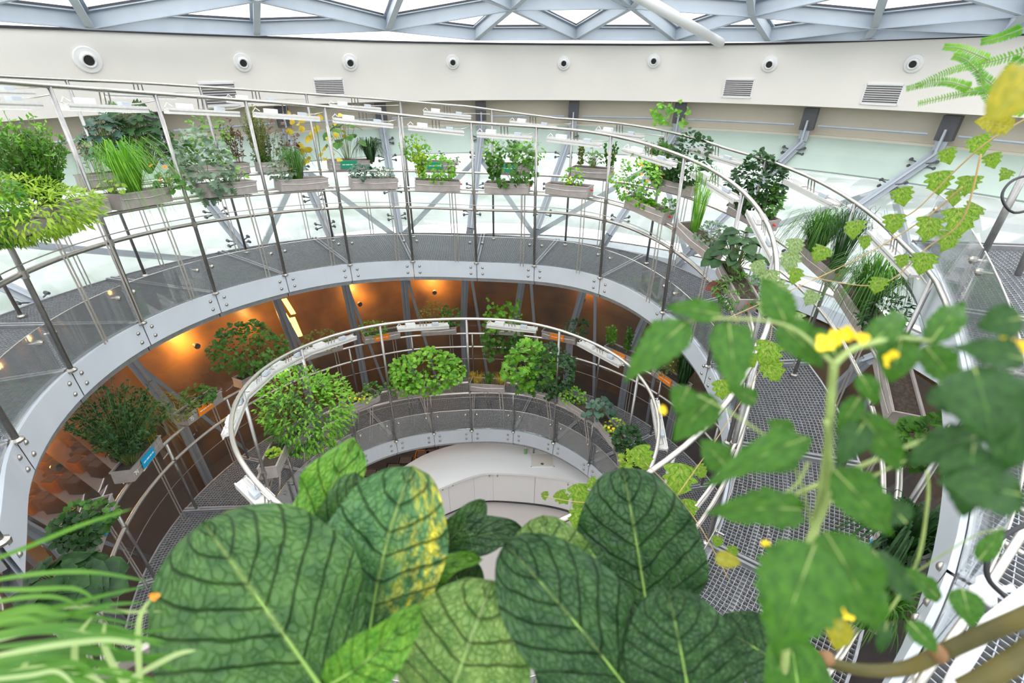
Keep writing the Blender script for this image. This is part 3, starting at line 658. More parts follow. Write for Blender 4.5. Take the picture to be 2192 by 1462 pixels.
def plant(kind, base, w, h, g, label, cat='plant', seed=0, n=None, ls=None, flowers=None, lean=(0, 0), group=None, dens=1.0, stemg='stem'):
    """base: point on the soil; w, h: spread and height in metres"""
    rr = random.Random(seed*31+int(base.x*97)+int(base.y*53)); root = empty(kind[1], base); K = kind[0]; f = MB(); st = MB(); lx = Vector((lean[0], 0, lean[1]))
    if K == 'bush':
        c = base + Vector((0, 0, h*.52)) + lx; n = int((n or 230*dens)*1.45); ls = (ls or .05)*1.08
        for i in range(7):
            q = c + Vector((rr.uniform(-.35, .35)*w, rr.uniform(-.3, .3)*w*.7, rr.uniform(-.2, .3)*h)); st.tube([base + Vector((rr.uniform(-.05, .05)*w*3, 0, -.02)), (base+q)/2 + rv(rr)*.02, q], .004, 4)
        for i in range(n):
            v = rv(rr); rad_ = v.length; v = v.normalized()*(.55+.45*rad_); lump = 1 + .16*math.sin(5*v.x+seed)*math.sin(4*v.z+2*seed)
            p = c + Vector((v.x*w*.5, v.y*w*.38, v.z*h*.5))*lump
            d = (v*.8 + rv(rr)*.8 + Vector((0, 0, -.15))); add_leaf(f, p, d, Vector((0, -.25, 1)) + rv(rr)*.5, ls*rr.uniform(.7, 1.25), kind[2] if len(kind) > 2 else 'oval', .3)
    elif K == 'spray':       # many thin upright stems with fine leaves
        n = n or int(26*dens); ls = ls or .035
        for i in range(n):
            a = rr.uniform(0, 2*PI); q = rr.random()**.6; tip = base + lx + Vector((math.cos(a)*w*.5*q, math.sin(a)*w*.35*q, h*rr.uniform(.7, 1.05)*(1-.25*q)))
            b0 = base + Vector((math.cos(a)*.05*q, math.sin(a)*.05*q, -.02)); mid = (b0+tip)/2 + Vector((0, 0, h*.12)); st.tube([b0, mid, tip], .0025, 3)
            for k in range(int(14*dens)+6):
                t = rr.uniform(.2, 1); p = b0*(1-t)**2 + mid*2*t*(1-t) + tip*t*t
                add_leaf(f, p, rv(rr) + Vector((0, 0, .35)), rv(rr), ls*rr.uniform(.7, 1.3), kind[2] if len(kind) > 2 else 'fine', .2)
    elif K == 'grass':       # arching blades
        n = n or int(110*dens)
        for i in range(n):
            a = rr.uniform(0, 2*PI); q = rr.random()**.5; b0 = base + Vector((math.cos(a)*.05, math.sin(a)*.04, 0)); pk = h*rr.uniform(.55, 1.0)
            out = Vector((math.cos(a), math.sin(a)*.7, 0))*(w*.5*q); droop = kind[3] if len(kind) > 3 else .3
            pts = [b0, b0 + out*.35 + Vector((0, 0, pk*.75)), b0 + out*.75 + Vector((0, 0, pk)), b0 + out*1.1 + Vector((0, 0, pk*(1-droop*q))) + lx, b0 + out*1.25 + Vector((0, 0, pk*(1-2.2*droop*q)))+lx*1.8]
            s = (pts[-1]-pts[0]).cross(Vector((0, 0, 1))); s = s.normalized() if s.length > 1e-4 else Vector((1, 0, 0)); wd = kind[2] if len(kind) > 2 else .003; b = len(f.v)
            for k, p in enumerate(sm(pts, 7)):
                p = Vector(p); ww = wd*(1-(k/7)**2)
                f.v.append(tuple(p+s*ww)); f.v.append(tuple(p-s*ww))
            for k in range(7): f.f.append((b+2*k, b+2*k+1, b+2*k+3, b+2*k+2))
        st.tube([base-Vector((0, 0, .03)), base+Vector((0, 0, .03))], .02, 6)
    elif K == 'broad':       # rosette of broad leaves on stalks
        n = n or int(26*dens); ls = ls or .13
        for i in range(n):
            a = i*2.4 + rr.uniform(-.3, .3); q = (i+.5)/n; q = q**.6; top = base + lx + Vector((math.cos(a)*w*.42*q, math.sin(a)*w*.32*q, h*(.95-.6*q*q)*rr.uniform(.75, 1)))
            st.tube([base + Vector((math.cos(a)*.02, math.sin(a)*.02, -.02)), (base+top)/2 + Vector((0, 0, .03)), top], .004, 4)
            d = Vector((math.cos(a), math.sin(a), .15-.5*q)); add_leaf(f, top, d, Vector((0, -.3, 1)) + rv(rr)*.35, ls*rr.uniform(.7, 1.2), kind[2] if len(kind) > 2 else 'oval', .35, 1.0)
    elif K == 'climb':       # climbing strand column
        n = n or int(120*dens); ls = ls or .07
        st.tube([base, base + lx*.5 + Vector((.02, 0, h*.5)), base + lx + Vector((0, 0, h))], .006, 5)
        for i in range(n):
            t = rr.random(); p = base + lx*t + Vector((rr.uniform(-.5, .5)*w, rr.uniform(-.35, .35)*w, h*t))
            add_leaf(f, p, rv(rr) + Vector((0, -.4, -.2)), Vector((0, -1, .6)) + rv(rr)*.6, ls*rr.uniform(.6, 1.3), kind[2] if len(kind) > 2 else 'round', .3)
    if st.v: st.build('stems', G[stemg], root)
    fo = f.build('foliage', G[g], root)
    if flowers:
        col, nf, sz = flowers
        fl_add(root, [base + lx*.6 + Vector((rr.uniform(-.4, .4)*w, -w*.3*rr.random(), h*rr.uniform(.2, .95))) for _ in range(nf)], sz, col, rr)
    tag(root, label, cat, group); return root
FN = {'UI': (lambda d: SP(d, -.10, 1.20), -140, 130), 'UO': (lambda d: SP(d, OFF(d), 1.23), -110, 160), 'LI': (lambda d: SP(d, -.10, 1.0), 215, 480), 'LO': (lambda d: SP(d, OFF(d)+.02, 1.23), 205, 470)}
def on_ring(k, u, v):
    fn, lo, hi = FN[k]; best = None; d = lo
    while d <= hi:
        a = proj(fn(d)); e = (a[0]-u)**2 + (a[1]-v)**2
        if a[2] > .3 and (best is None or e < best[0]): best = (e, d)
        d += .5
    return best[1]
PL = {'UI': [], 'UO': [], 'LI': [], 'LO': []}
def digits(txt, c, x, z, n, h):
    """raised block digits as one mesh"""
    SEG = {'0': 'abcdef', '1': 'bc', '2': 'abged', '3': 'abgcd', '4': 'fgbc', '5': 'afgcd', '6': 'afgedc', '7': 'abc', '8': 'abcdefg', '9': 'abcfgd'}
    m = MB(); w = h*.5
    for i, ch in enumerate(txt):
        o = c + x*(i*(w*1.6))
        P = {'a': ((0, 1), (1, 1)), 'b': ((1, 1), (1, .5)), 'c': ((1, .5), (1, 0)), 'd': ((0, 0), (1, 0)), 'e': ((0, 0), (0, .5)), 'f': ((0, .5), (0, 1)), 'g': ((0, .5), (1, .5))}
        for s in SEG[ch]:
            (ax, az), (bx, bz) = P[s]; m.bar(o + x*(ax*w) + z*(az*h), o + x*(bx*w) + z*(bz*h), h*.16, .002, n)
    return m
def trough(k, u, v, sign=None, num=None, L=.33, tilt=0, lab=None):
    fn, lo, hi = FN[k]; d = on_ring(k, u, v); c = fn(d); x = tan(d+tilt); y = rad(d+tilt); z = Vector((0, 0, 1))
    slope = (fn(d+3).z - fn(d-3).z) / (fn(d+3)-fn(d-3)).length; x = (x + z*slope).normalized(); z = x.cross(y).normalized()
    if z.z < 0: z = -z
    root = empty('planter_trough', c); H = .075; Wd = .095; cc = c + z*H
    b = MB()
    for s in (-1, 1):
        b.quadbox(cc + y*(s*Wd), x*L, y*.006, z*H); b.quadbox(cc + x*(s*L), x*.006, y*Wd, z*H)
        b.quadbox(cc + y*(s*(Wd+.006)) + z*(H-.008), x*(L+.01), y*.006, z*.008)
    b.quadbox(c + z*.006, x*L, y*Wd, z*.006); b.build('trough_body', M['grey_pl'], root)
    MB().quadbox(cc + z*(H*.55), x*(L-.01), y*(Wd-.01), z*.012).build('soil', M['soil'], root)
    inn = -1 if k[1] == 'I' else -1
    w = MB(); w.tube([cc + x*(-L*.95) + y*(inn*(Wd+.012)) + z*.02, cc + y*(inn*(Wd+.02)) + z*.005, cc + x*(L*.95) + y*(inn*(Wd+.012)) + z*.02], .003, 5); w.build('wire_loop', M['tube'], root)
    MB().lathe(cc + x*(L+.01) + z*.02, x, [(0, .012), (.03, .012), (.035, .006)], 8).build('drip_connector', M['red'], root)
    t = MB()
    side = .0 if k[0] == 'U' else .06
    if k[1] == 'I':
        bd = SP(d, -.03, .02)
        for s in (.035, .085):
            p0 = c + x*(L*.9 - s); p1 = Vector((p0.x, p0.y, 0)) + Vector((0, 0, bd.z))
            if side: p1 = p1 + rad(d)*.22
            t.tube([p0, p0*.5+p1*.5 + x*.01, p1], .008, 6)
        t.build('water_tube', M['tube'], root)
        if side:
            q = MB(); q.tube([c - x*.1, SP(d, .30, .0) - x*.02], .009, 6); q.tube([c - x*.03, SP(d, .30, .0) + x*.03], .009, 6); q.build('support_arm', M['steel'], root)
    else:
        for s in (.04, .09):
            p0 = c + x*(L*.9 - s); p1 = SP(d, OFF(d), .03); p1 = Vector((p0.x, p0.y, p1.z)); t.tube([p0, p1], .008, 6)
        t.build('water_tube', M['tube'], root)
    if sign:
        sx = -.02; sg = MB().quadbox(cc + x*sx + y*(-(Wd+.022)) + z*.012, x*.135, y*.003, z*.06).build('sign', M[sign], root)
        sg['label'] = {'sgreen': 'green', 'sorange': 'orange', 'sblue': 'blue'}[sign] + ' rectangular sign with a line of white print'
        pr = MB(); o = cc + x*sx + y*(-(Wd+.0265)) + z*.012
        for r0, a in ((0, 1.0),):
            for q in range(22):
                if q in (5, 12, 17): continue
                pr.quadbox(o + x*(-.105 + q*.0100), x*.0032, y*.0012, z*.0085)
        pr.build('sign_print', M['ink'], sg)
    if num: digits(num, cc + x*(-L+.02) + y*(-(Wd+.014)) - z*.03, x, z, y, .05).build('number', M['ink'], root)
    PL[k].append(root); tag(root, 'x', 'planter', {'UI': 'inner troughs of the upper gallery', 'UO': 'outer troughs of the upper gallery', 'LI': 'inner troughs of the lower gallery', 'LO': 'outer troughs of the lower gallery'}[k])
    if lab: root['label'] = lab; root['fixed'] = 1
    return root
for a in ((65, 470), (165, 462), (300, 430), (490, 398), (645, 397), (798, 397), (935, 402), (1087, 408), (1215, 432), (1375, 480), (1475, 545), (1565, 625)): trough('UI', *a)
for u, v, s in ((45, 388, 'sgreen'), (235, 375, None), (425, 360, None), (480, 352, None), (600, 350, None), (745, 348, 'sgreen'), (933, 355, 'sgreen'), (1093, 362, 'sgreen'), (1265, 383, None), (1435, 430, None), (1600, 487, None), (1745, 565, None), (1850, 670, None), (1895, 850, None), (1880, 1240, 'sblue')): trough('UO', u, v, s)
for a in ((600, 1000), (650, 955), (770, 858), (885, 832), (1045, 806), (1155, 818), (1245, 855), (1325, 912), (1375, 1000)): trough('LI', *a, L=.29)
for u, v, s, n in ((85, 1290, None, None), (185, 1130, 'sblue', None), (290, 985, 'sblue', '74'), (425, 880, 'sorange', '75'), (545, 800, None, None), (690, 748, None, None), (815, 722, 'sorange', None), (940, 705, None, None), (1080, 705, None, None), (1200, 725, 'sorange', None), (1330, 770, 'sorange', None), (1432, 825, 'sorange', None)): trough('LO', u, v, s, n)
for k, t in (('UI', 'taupe metal trough on the inner rail of the upper gallery, {} from the left'), ('UO', 'taupe metal trough on the outer rail of the upper gallery, {} from the left'), ('LI', 'taupe metal trough on the inner rail of the lower gallery, {} from the left'), ('LO', 'taupe metal trough on the outer rail of the lower gallery, {} from the left')): ordlabel(PL[k], t)

def grow(k, u, v, kind, wpx, hpx, g, label, cat='plant', up=0.0, **kw):
    """a plant whose foot stands in the trough ring k below photo point (u, v); sizes given as seen, turned into metres by its distance"""
    fn, lo, hi = FN[k]; d = on_ring(k, u, v); b = fn(d) + Vector((0, 0, .11+up)); s = proj(b)[2]/FPX
    # slide along the tangent so that the foot stands right below u
    return plant(kind, b, wpx*s, hpx*s*1.12, g, label, cat, seed=int(u), **kw)
B = lambda s='oval': ('bush', 'leafy_bush', s)
S = lambda s='fine': ('spray', 'herb_plant', s)
GR = lambda w=.003, dr=.3: ('grass', 'grass_clump', w, dr)
BR = lambda s='oval', nm='broad_leaf_plant': ('broad', nm, s)
CL = lambda s='round': ('climb', 'climbing_plant', s)
# upper gallery, inner troughs
grow('UI', 40, 445, B('narrow'), 270, 105, 'lime', 'yellow-green feathery plant drooping at the far left over the nearest trough', 'herb', n=1500, ls=.05, lean=(.10, -.17))
grow('UI', 10, 470, B('narrow'), 130, 150, 'bright', 'bright green feathery fronds at the left edge of the picture', 'herb', n=900, ls=.05, lean=(-.05, -.16))
grow('UI', 120, 440, S('fine'), 175, 160, 'mid', 'dense rounded tarragon-like bush right of the feathery fronds', 'herb', n=80, dens=1.7, ls=.045)
grow('UI', 120, 440, S('fine'), 150, 180, 'bright', 'pale green upright shoots rising out of the dense left bush', 'herb', n=30, dens=1.2, ls=.04)
grow('UI', 300, 428, GR(.0034, .75), 190, 105, 'bright', 'long chive blades hanging over the second large trough', 'grass', dens=1.8, lean=(.05, -.05))
grow('UI', 250, 430, BR('round'), 70, 40, 'lime', 'small yellowish leaves at the left end of the chive trough', dens=.6, ls=.05)
grow('UI', 372, 430, BR('round'), 70, 60, 'mid', 'nasturtium with orange flowers trailing right of the chives', 'nasturtium', dens=1.0, ls=.07, flowers=('orange', 5, .028), lean=(.02, -.10))
grow('UI', 455, 400, B('lobed'), 110, 120, 'silver', 'silvery tomato-like plant trailing below its trough', n=160, ls=.075, lean=(0, -.16))
grow('UI', 510, 398, BR('oval'), 60, 40, 'bright', 'light green seedlings at the right end of the silvery plant trough', dens=.6, ls=.06)
grow('UI', 607, 398, B('oval'), 55, 40, 'silver', 'pale leafed herb left of the dark carnation clump', n=90, ls=.04)
grow('UI', 642, 395, GR(.003, .35), 85, 62, 'mid', 'dark green spiky carnation clump with one red flower', dens=1.8, flowers=('red', 2, .022))
grow('UI', 782, 395, B('oval'), 60, 26, 'blue', 'low blue-green cushion at the trough left of the middle post', n=110, ls=.04)
grow('UI', 824, 396, B('oval'), 46, 24, 'silver', 'low silvery cushion beside the blue-green one', n=80, ls=.03)
grow('UI', 900, 402, S('oval'), 45, 80, 'lime', 'lime upright coriander beside the rounded green herb', 'herb', n=12, ls=.04)
grow('UI', 945, 400, B('oval'), 72, 46, 'bright', 'rounded green herb cushion right of the lime coriander', 'herb', n=150, ls=.05)
grow('UI', 1058, 405, S('oval'), 45, 72, 'mid', 'grey-green upright herb at the left of the tomato trough', 'herb', n=14, ls=.045)
grow('UI', 1100, 410, B('lobed'), 95, 78, 'mid', 'bushy tomato plant spilling over its trough right of the middle post', 'tomato plant', n=170, ls=.07, lean=(0, -.03))
grow('UI', 1222, 430, B('oval'), 45, 34, 'bright', 'small pansies with yellow flowers on a mostly bare trough', 'flower', n=60, ls=.04, flowers=('yellow', 4, .02))
grow('UI', 1345, 478, B('oval'), 105, 75, 'bright', 'rounded marigold bush with orange flowers', 'marigold', n=260, ls=.04, flowers=('orange', 9, .022))
grow('UI', 1368, 490, S('oval'), 60, 50, 'bright', 'green shoots hanging below the marigold bush', 'herb', n=24, lean=(0, -.25), ls=.035)
grow('UI', 1412, 500, B('oval'), 40, 28, 'mid', 'small green tuft right of the marigold bush', n=60, ls=.035)
grow('UI', 1465, 540, GR(.005, .12), 60, 130, 'bright', 'tall upright leek-like blades on the slanting trough', 'grass', dens=.5)
grow('UI', 1500, 560, B('oval'), 70, 45, 'silver', 'pale grey-green herb along the slanting trough', 'herb', n=110, ls=.035)
grow('UI', 1555, 612, BR('oval', 'swiss_chard'), 115, 95, 'dark', 'dark glossy chard with broad leaves above the red foliage', 'chard', dens=2.0, ls=.13, flowers=None)
grow('UI', 1568, 620, BR('oval', 'red_chard'), 105, 20, 'red', 'dark red foliage hanging below the glossy chard', 'chard', dens=1.4, ls=.09, lean=(0, -.12))
grow('UI', 1590, 650, B('fine'), 110, 70, 'mid', 'feathery dark green herb below the red foliage', 'herb', n=300, ls=.045, lean=(0, -.16))
# upper gallery, outer troughs
grow('UO', 15, 385, S('narrow'), 40, 60, 'brownl', 'bare reddish-brown twigs at the left edge', 'dry plant', n=7, dens=.2, ls=.04, stemg='wood')
grow('UO', 215, 390, S('narrow'), 36, 85, 'brownl', 'bare reddish twigs left of the dark kale', 'dry plant', n=6, dens=.1, ls=.04, stemg='wood')
grow('UO', 262, 372, BR('lobed', 'kale_plant'), 110, 115, 'blue', 'blue-green curly kale behind the chives', 'kale', dens=3.0, ls=.13)
grow('UO', 325, 370, BR('lobed', 'kale_plant'), 140, 135, 'dark', 'large dark kale hanging right of the blue-green kale', 'kale', dens=4.5, ls=.15, lean=(0, -.04))
grow('UO', 278, 366, BR('oval'), 70, 100, 'lime', 'yellowish cabbage leaves in front of the dark kale', dens=.5, ls=.09)
grow('UO', 400, 360, B('oval'), 62, 60, 'mid', 'green pepper-like plant with orange fruits right of the kale', 'pepper plant', n=120, ls=.05, flowers=('orange', 4, .02))
grow('UO', 395, 350, S('fine'), 30, 100, 'mid', 'thin wispy shoot above the pepper-like plant', n=4, ls=.03)
grow('UO', 470, 352, B('oval'), 85, 95, 'bright', 'tall light green herb beside the brown amaranth', 'herb', n=160, ls=.045)
grow('UO', 515, 352, ('spray', 'amaranth', 'narrow'), 50, 85, 'brownl', 'brown amaranth with dark drooping spikes', 'amaranth', n=16, ls=.05, dens=1.2, stemg='wood')
grow('UO', 566, 370, S('fine'), 55, 110, 'olive', 'dense olive-green column of fine foliage', 'herb', n=60, dens=1.5, ls=.03)
grow('UO', 572, 385, S('fine'), 50, 60, 'mid', 'feathery green foliage hanging under the olive column', 'herb', n=40, dens=1.2, ls=.035, lean=(0, -.25))
grow('UO', 612, 350, B('lobed'), 85, 75, 'brownl', 'brownish curled foliage right of the olive column', n=130, ls=.05)
grow('UO', 580, 345, S('fine'), 60, 85, 'silver', 'pale wispy shoots above the brownish foliage', 'herb', n=18, ls=.03)
grow('UO', 690, 348, ('climb', 'yellowing_vine', 'round'), 110, 95, 'yellow', 'yellowing vine with round leaves climbing left of the broad bean plant', 'vine', n=42, ls=.075)
grow('UO', 745, 348, BR('round'), 90, 92, 'mid', 'bean plant with broad round leaves above a green sign', dens=.7, ls=.14)
grow('UO', 796, 350, GR(.006, .5), 60, 45, 'dark', 'dark narrow-leaved clump hanging over the trough end', 'grass', dens=1.3)
grow('UO', 892, 350, B('oval'), 60, 48, 'bright', 'light green parsley mound at the left of a signed trough', 'parsley', n=190, ls=.04)
grow('UO', 946, 350, BR('oval'), 22, 26, 'dark', 'tiny dark seedling right of the parsley mound', dens=.3, ls=.05)
grow('UO', 978, 352, BR('oval'), 16, 18, 'dark', 'tiny dark seedling at the right end of the parsley trough', dens=.25, ls=.04)
grow('UO', 1056, 355, B('oval'), 40, 45, 'bright', 'low leafy herb right of the middle post', 'herb', n=110, ls=.04)
grow('UO', 1098, 358, S('oval'), 35, 62, 'silver', 'pale sprig with white blossom behind the green sign', 'herb', n=8, ls=.04, flowers=('white', 5, .016))
grow('UO', 1128, 362, B('oval'), 72, 45, 'bright', 'bright basil-like herb at the right end of a signed trough', 'herb', n=150, ls=.045)
grow('UO', 1242, 380, S('oval'), 24, 52, 'olive', 'slim upright herb at the left of a plain trough', 'herb', n=8, ls=.035)
grow('UO', 1268, 382, BR('round'), 48, 42, 'mid', 'strawberry-like plant in the middle of a plain trough', dens=.9, ls=.06)
grow('UO', 1305, 388, S('oval'), 38, 62, 'mid', 'thin sprig with red flowers at the right of a plain trough', 'flower', n=10, ls=.035, flowers=('red', 3, .016))
grow('UO', 1392, 425, S('fine'), 70, 85, 'olive', 'dry olive wisps left of the dark flowering vegetable plant', 'herb', n=26, ls=.03)
grow('UO', 1410, 428, B('lobed'), 75, 60, 'mid', 'squash plant with yellow flower under the cage', 'squash plant', n=170, ls=.08, flowers=('yellow', 3, .035))
grow('UO', 1458, 438, B('oval'), 85, 95, 'dark', 'dark bushy plant with pale gaps right of the squash', n=330, ls=.05)
grow('UO', 1412, 400, ('climb', 'climbing_plant', 'lobed'), 70, 40, 'bright', 'green climber reaching the outer top rail', 'climber', up=.75, n=60, ls=.07)
grow('UO', 1592, 490, B('oval'), 112, 100, 'dark', 'large dark green bush beside the vertical lamp', n=520, ls=.055)
grow('UO', 1630, 478, B('lobed'), 60, 60, 'mid', 'leafy crown rising behind the dark bush', n=90, ls=.06)
grow('UO', 1740, 560, GR(.004, .5), 150, 85, 'mid', 'dense arching grass clump beyond the right cage', 'grass', dens=3.0)
grow('UO', 1790, 590, GR(.003, .25), 120, 130, 'dark', 'dark thin grass blades right of the dense clump', 'grass', dens=1.2)
grow('UO', 1865, 665, GR(.004, .6), 190, 110, 'mid', 'wide drooping grass clump before the right fascia', 'grass', dens=2.6)
grow('UO', 1880, 720, B('fine'), 90, 70, 'dark', 'dark feathery plant under the drooping grass', 'herb', n=220, ls=.05)
grow('UO', 1890, 1230, GR(.007, .4), 210, 150, 'dark', 'dark strap-leaved clump above a blue sign at the lower right', 'grass', dens=2.0)
grow('UO', 1895, 1020, B('oval'), 90, 110, 'mid', 'narrow leafy plant with red fruits at the lower right', 'pepper plant', n=170, ls=.05, flowers=('red', 3, .015))
grow('UO', 1900, 1400, GR(.006, .4), 160, 120, 'mid', 'grass-like clump at the bottom right behind the tomato leaves', 'grass', dens=1.4)
# lower gallery, inner troughs
grow('LI', 600, 995, B('round'), 26, 14, 'lime', 'small lime tuft in the short trough at the left bend', n=40, ls=.04)
grow('LI', 655, 960, B('fine'), 185, 175, 'bright', 'big bright green pinnate bush at the left of the lower ring', 'shrub', n=1000, ls=.062, lean=(.22, -.26))
grow('LI', 625, 955, B('fine'), 110, 130, 'mid', 'mid green pinnate shrub leaning left behind the big bright bush', 'shrub', n=420, ls=.06, lean=(.12, -.2))
grow('LI', 705, 890, S('oval'), 50, 100, 'bright', 'upright bright shoot above the big pinnate bush', 'shrub', n=9, ls=.055)
grow('LI', 765, 852, B('oval'), 50, 12, 'lime', 'low lime plants with yellow blossom on the slanting trough', 'flower', n=60, ls=.035, flowers=('yellow', 5, .022))
grow('LI', 797, 842, B('oval'), 38, 26, 'mid', 'small rounded tuft at the right end of the slanting trough', n=90, ls=.035)
grow('LI', 915, 830, B('oval'), 150, 66, 'bright', 'wide rounded green bush hiding its trough left of the middle', 'shrub', n=520, ls=.06)
grow('LI', 868, 838, B('oval'), 64, 45, 'bright', 'trailing left edge of the wide green bush', 'shrub', n=140, ls=.055, lean=(0, -.10))
grow('LI', 1022, 798, GR(.002, .6), 34, 26, 'yellow', 'golden spiky tuft at the left of the middle trough', 'grass', dens=.8)
grow('LI', 1050, 800, S('oval'), 26, 28, 'mid', 'small green sprig between the two golden tufts', 'herb', n=8, ls=.03)
grow('LI', 1076, 802, GR(.002, .6), 34, 26, 'yellow', 'golden spiky tuft at the right of the middle trough', 'grass', dens=.8)
grow('LI', 1140, 815, B('lobed'), 104, 92, 'bright', 'rough-leaved pale green squash bush right of the golden tufts', 'squash plant', n=170, ls=.10, lean=(0, .01))
grow('LI', 1140, 822, BR('lobed'), 50, 40, 'mid', 'large hanging squash leaf below the pale squash bush', dens=.5, ls=.13, lean=(0, -.14))
grow('LI', 1190, 828, B('oval'), 96, 105, 'dark', 'dark rounded bush right of the squash bush', 'shrub', n=420, ls=.05, lean=(0, -.05))
grow('LI', 1236, 850, B('oval'), 55, 28, 'bright', 'low green herb along a bare trough right of the dark bush', 'herb', n=110, ls=.035)
grow('LI', 1298, 885, BR('oval', 'kale_plant'), 70, 50, 'blue', 'blue-green cabbage with narrow leaves on the right bend', 'cabbage', dens=1.6, ls=.09)
grow('LI', 1340, 915, B('oval'), 40, 30, 'lime', 'yellow flowering plant beside the cabbage', 'flower', n=60, ls=.035, flowers=('yellow', 6, .022))
grow('LI', 1357, 965, B('oval'), 58, 50, 'dark', 'small dark glossy bush inside the right bend', 'shrub', n=160, ls=.055)
grow('LI', 1378, 1010, B('lobed'), 55, 30, 'lime', 'lime vine leaves at the bottom of the right bend', 'vine', n=40, ls=.09)
# lower gallery, outer troughs
grow('LO', 75, 1290, BR('round'), 190, 90, 'dark', 'dark broad-leaved plant at the bottom left behind the grass', dens=2.2, ls=.15)
grow('LO', 160, 1130, B('oval'), 120, 45, 'mid', 'straggly herb behind the left blue sign', 'herb', n=170, ls=.05)
grow('LO', 120, 1160, B('oval'), 90, 60, 'dark', 'dark leaves behind the trough with the left blue sign', 'herb', n=140, ls=.05)
grow('LO', 262, 985, S('fine'), 260, 190, 'dark', 'large dark wispy bush left of the orange sign', 'shrub', n=90, dens=1.5, ls=.05)
grow('LO', 330, 960, GR(.002, .5), 190, 110, 'olive', 'yellowish wiry stems bending in front of the dark wispy bush', 'grass', dens=1.6)
grow('LO', 430, 870, B('oval'), 70, 34, 'mid', 'leafy herb over the trough numbered 75', 'herb', n=140, ls=.04)
grow('LO', 380, 890, B('fine'), 90, 50, 'olive', 'olive feathery herb left of the trough numbered 75', 'herb', n=160, ls=.04)
grow('LO', 545, 800, ('bush', 'round_shrub', 'oval'), 150, 95, 'mid', 'round dense green shrub on bare stems left of the lamp ring', 'shrub', n=600, ls=.05, lean=(0, .05))
grow('LO', 545, 800, BR('fine'), 60, 30, 'olive', 'dry tuft at the foot of the round shrub', dens=.6, ls=.05)
grow('LO', 690, 742, B('oval'), 85, 30, 'olive', 'grey-green herb behind the upper left lamp', 'herb', n=170, ls=.035)
grow('LO', 800, 715, B('oval'), 60, 26, 'bright', 'low green herb with orange sign left of the middle', 'herb', n=110, ls=.035)
grow('LO', 930, 705, B('oval'), 62, 52, 'olive', 'speckled olive herb behind the top middle rail', 'herb', n=190, ls=.035)
grow('LO', 968, 705, B('oval'), 45, 40, 'mid', 'green potato-like leaves right of the speckled herb', 'herb', n=80, ls=.05)
grow('LO', 1080, 700, CL('round'), 78, 50, 'bright', 'climbing bean topping the lamp right of the middle post', 'climber', n=110, ls=.07)
grow('LO', 1075, 705, CL('round'), 82, 60, 'mid', 'climbing bean hanging below the lamp right of the middle post', 'climber', n=170, ls=.08, up=-.6)
grow('LO', 1235, 725, B('oval'), 50, 38, 'dark', 'dark herb behind the white lamp on the right', 'herb', n=90, ls=.045)
grow('LO', 1306, 755, S('oval'), 26, 55, 'bright', 'slim upright herb left of its twin behind the right lamp', 'herb', n=10, ls=.04)
grow('LO', 1336, 765, S('oval'), 26, 62, 'mid', 'slim upright herb right of its twin behind the right lamp', 'herb', n=10, ls=.04)
grow('LO', 1425, 815, B('oval'), 50, 34, 'olive', 'yellow flowering herb beneath the upper fascia on the right', 'flower', n=70, ls=.035, flowers=('yellow', 5, .02))
grow('LO', 1465, 825, GR(.006, .4), 110, 85, 'dark', 'dark strap-leaved clump beneath the upper fascia on the right', 'grass', dens=1.4)
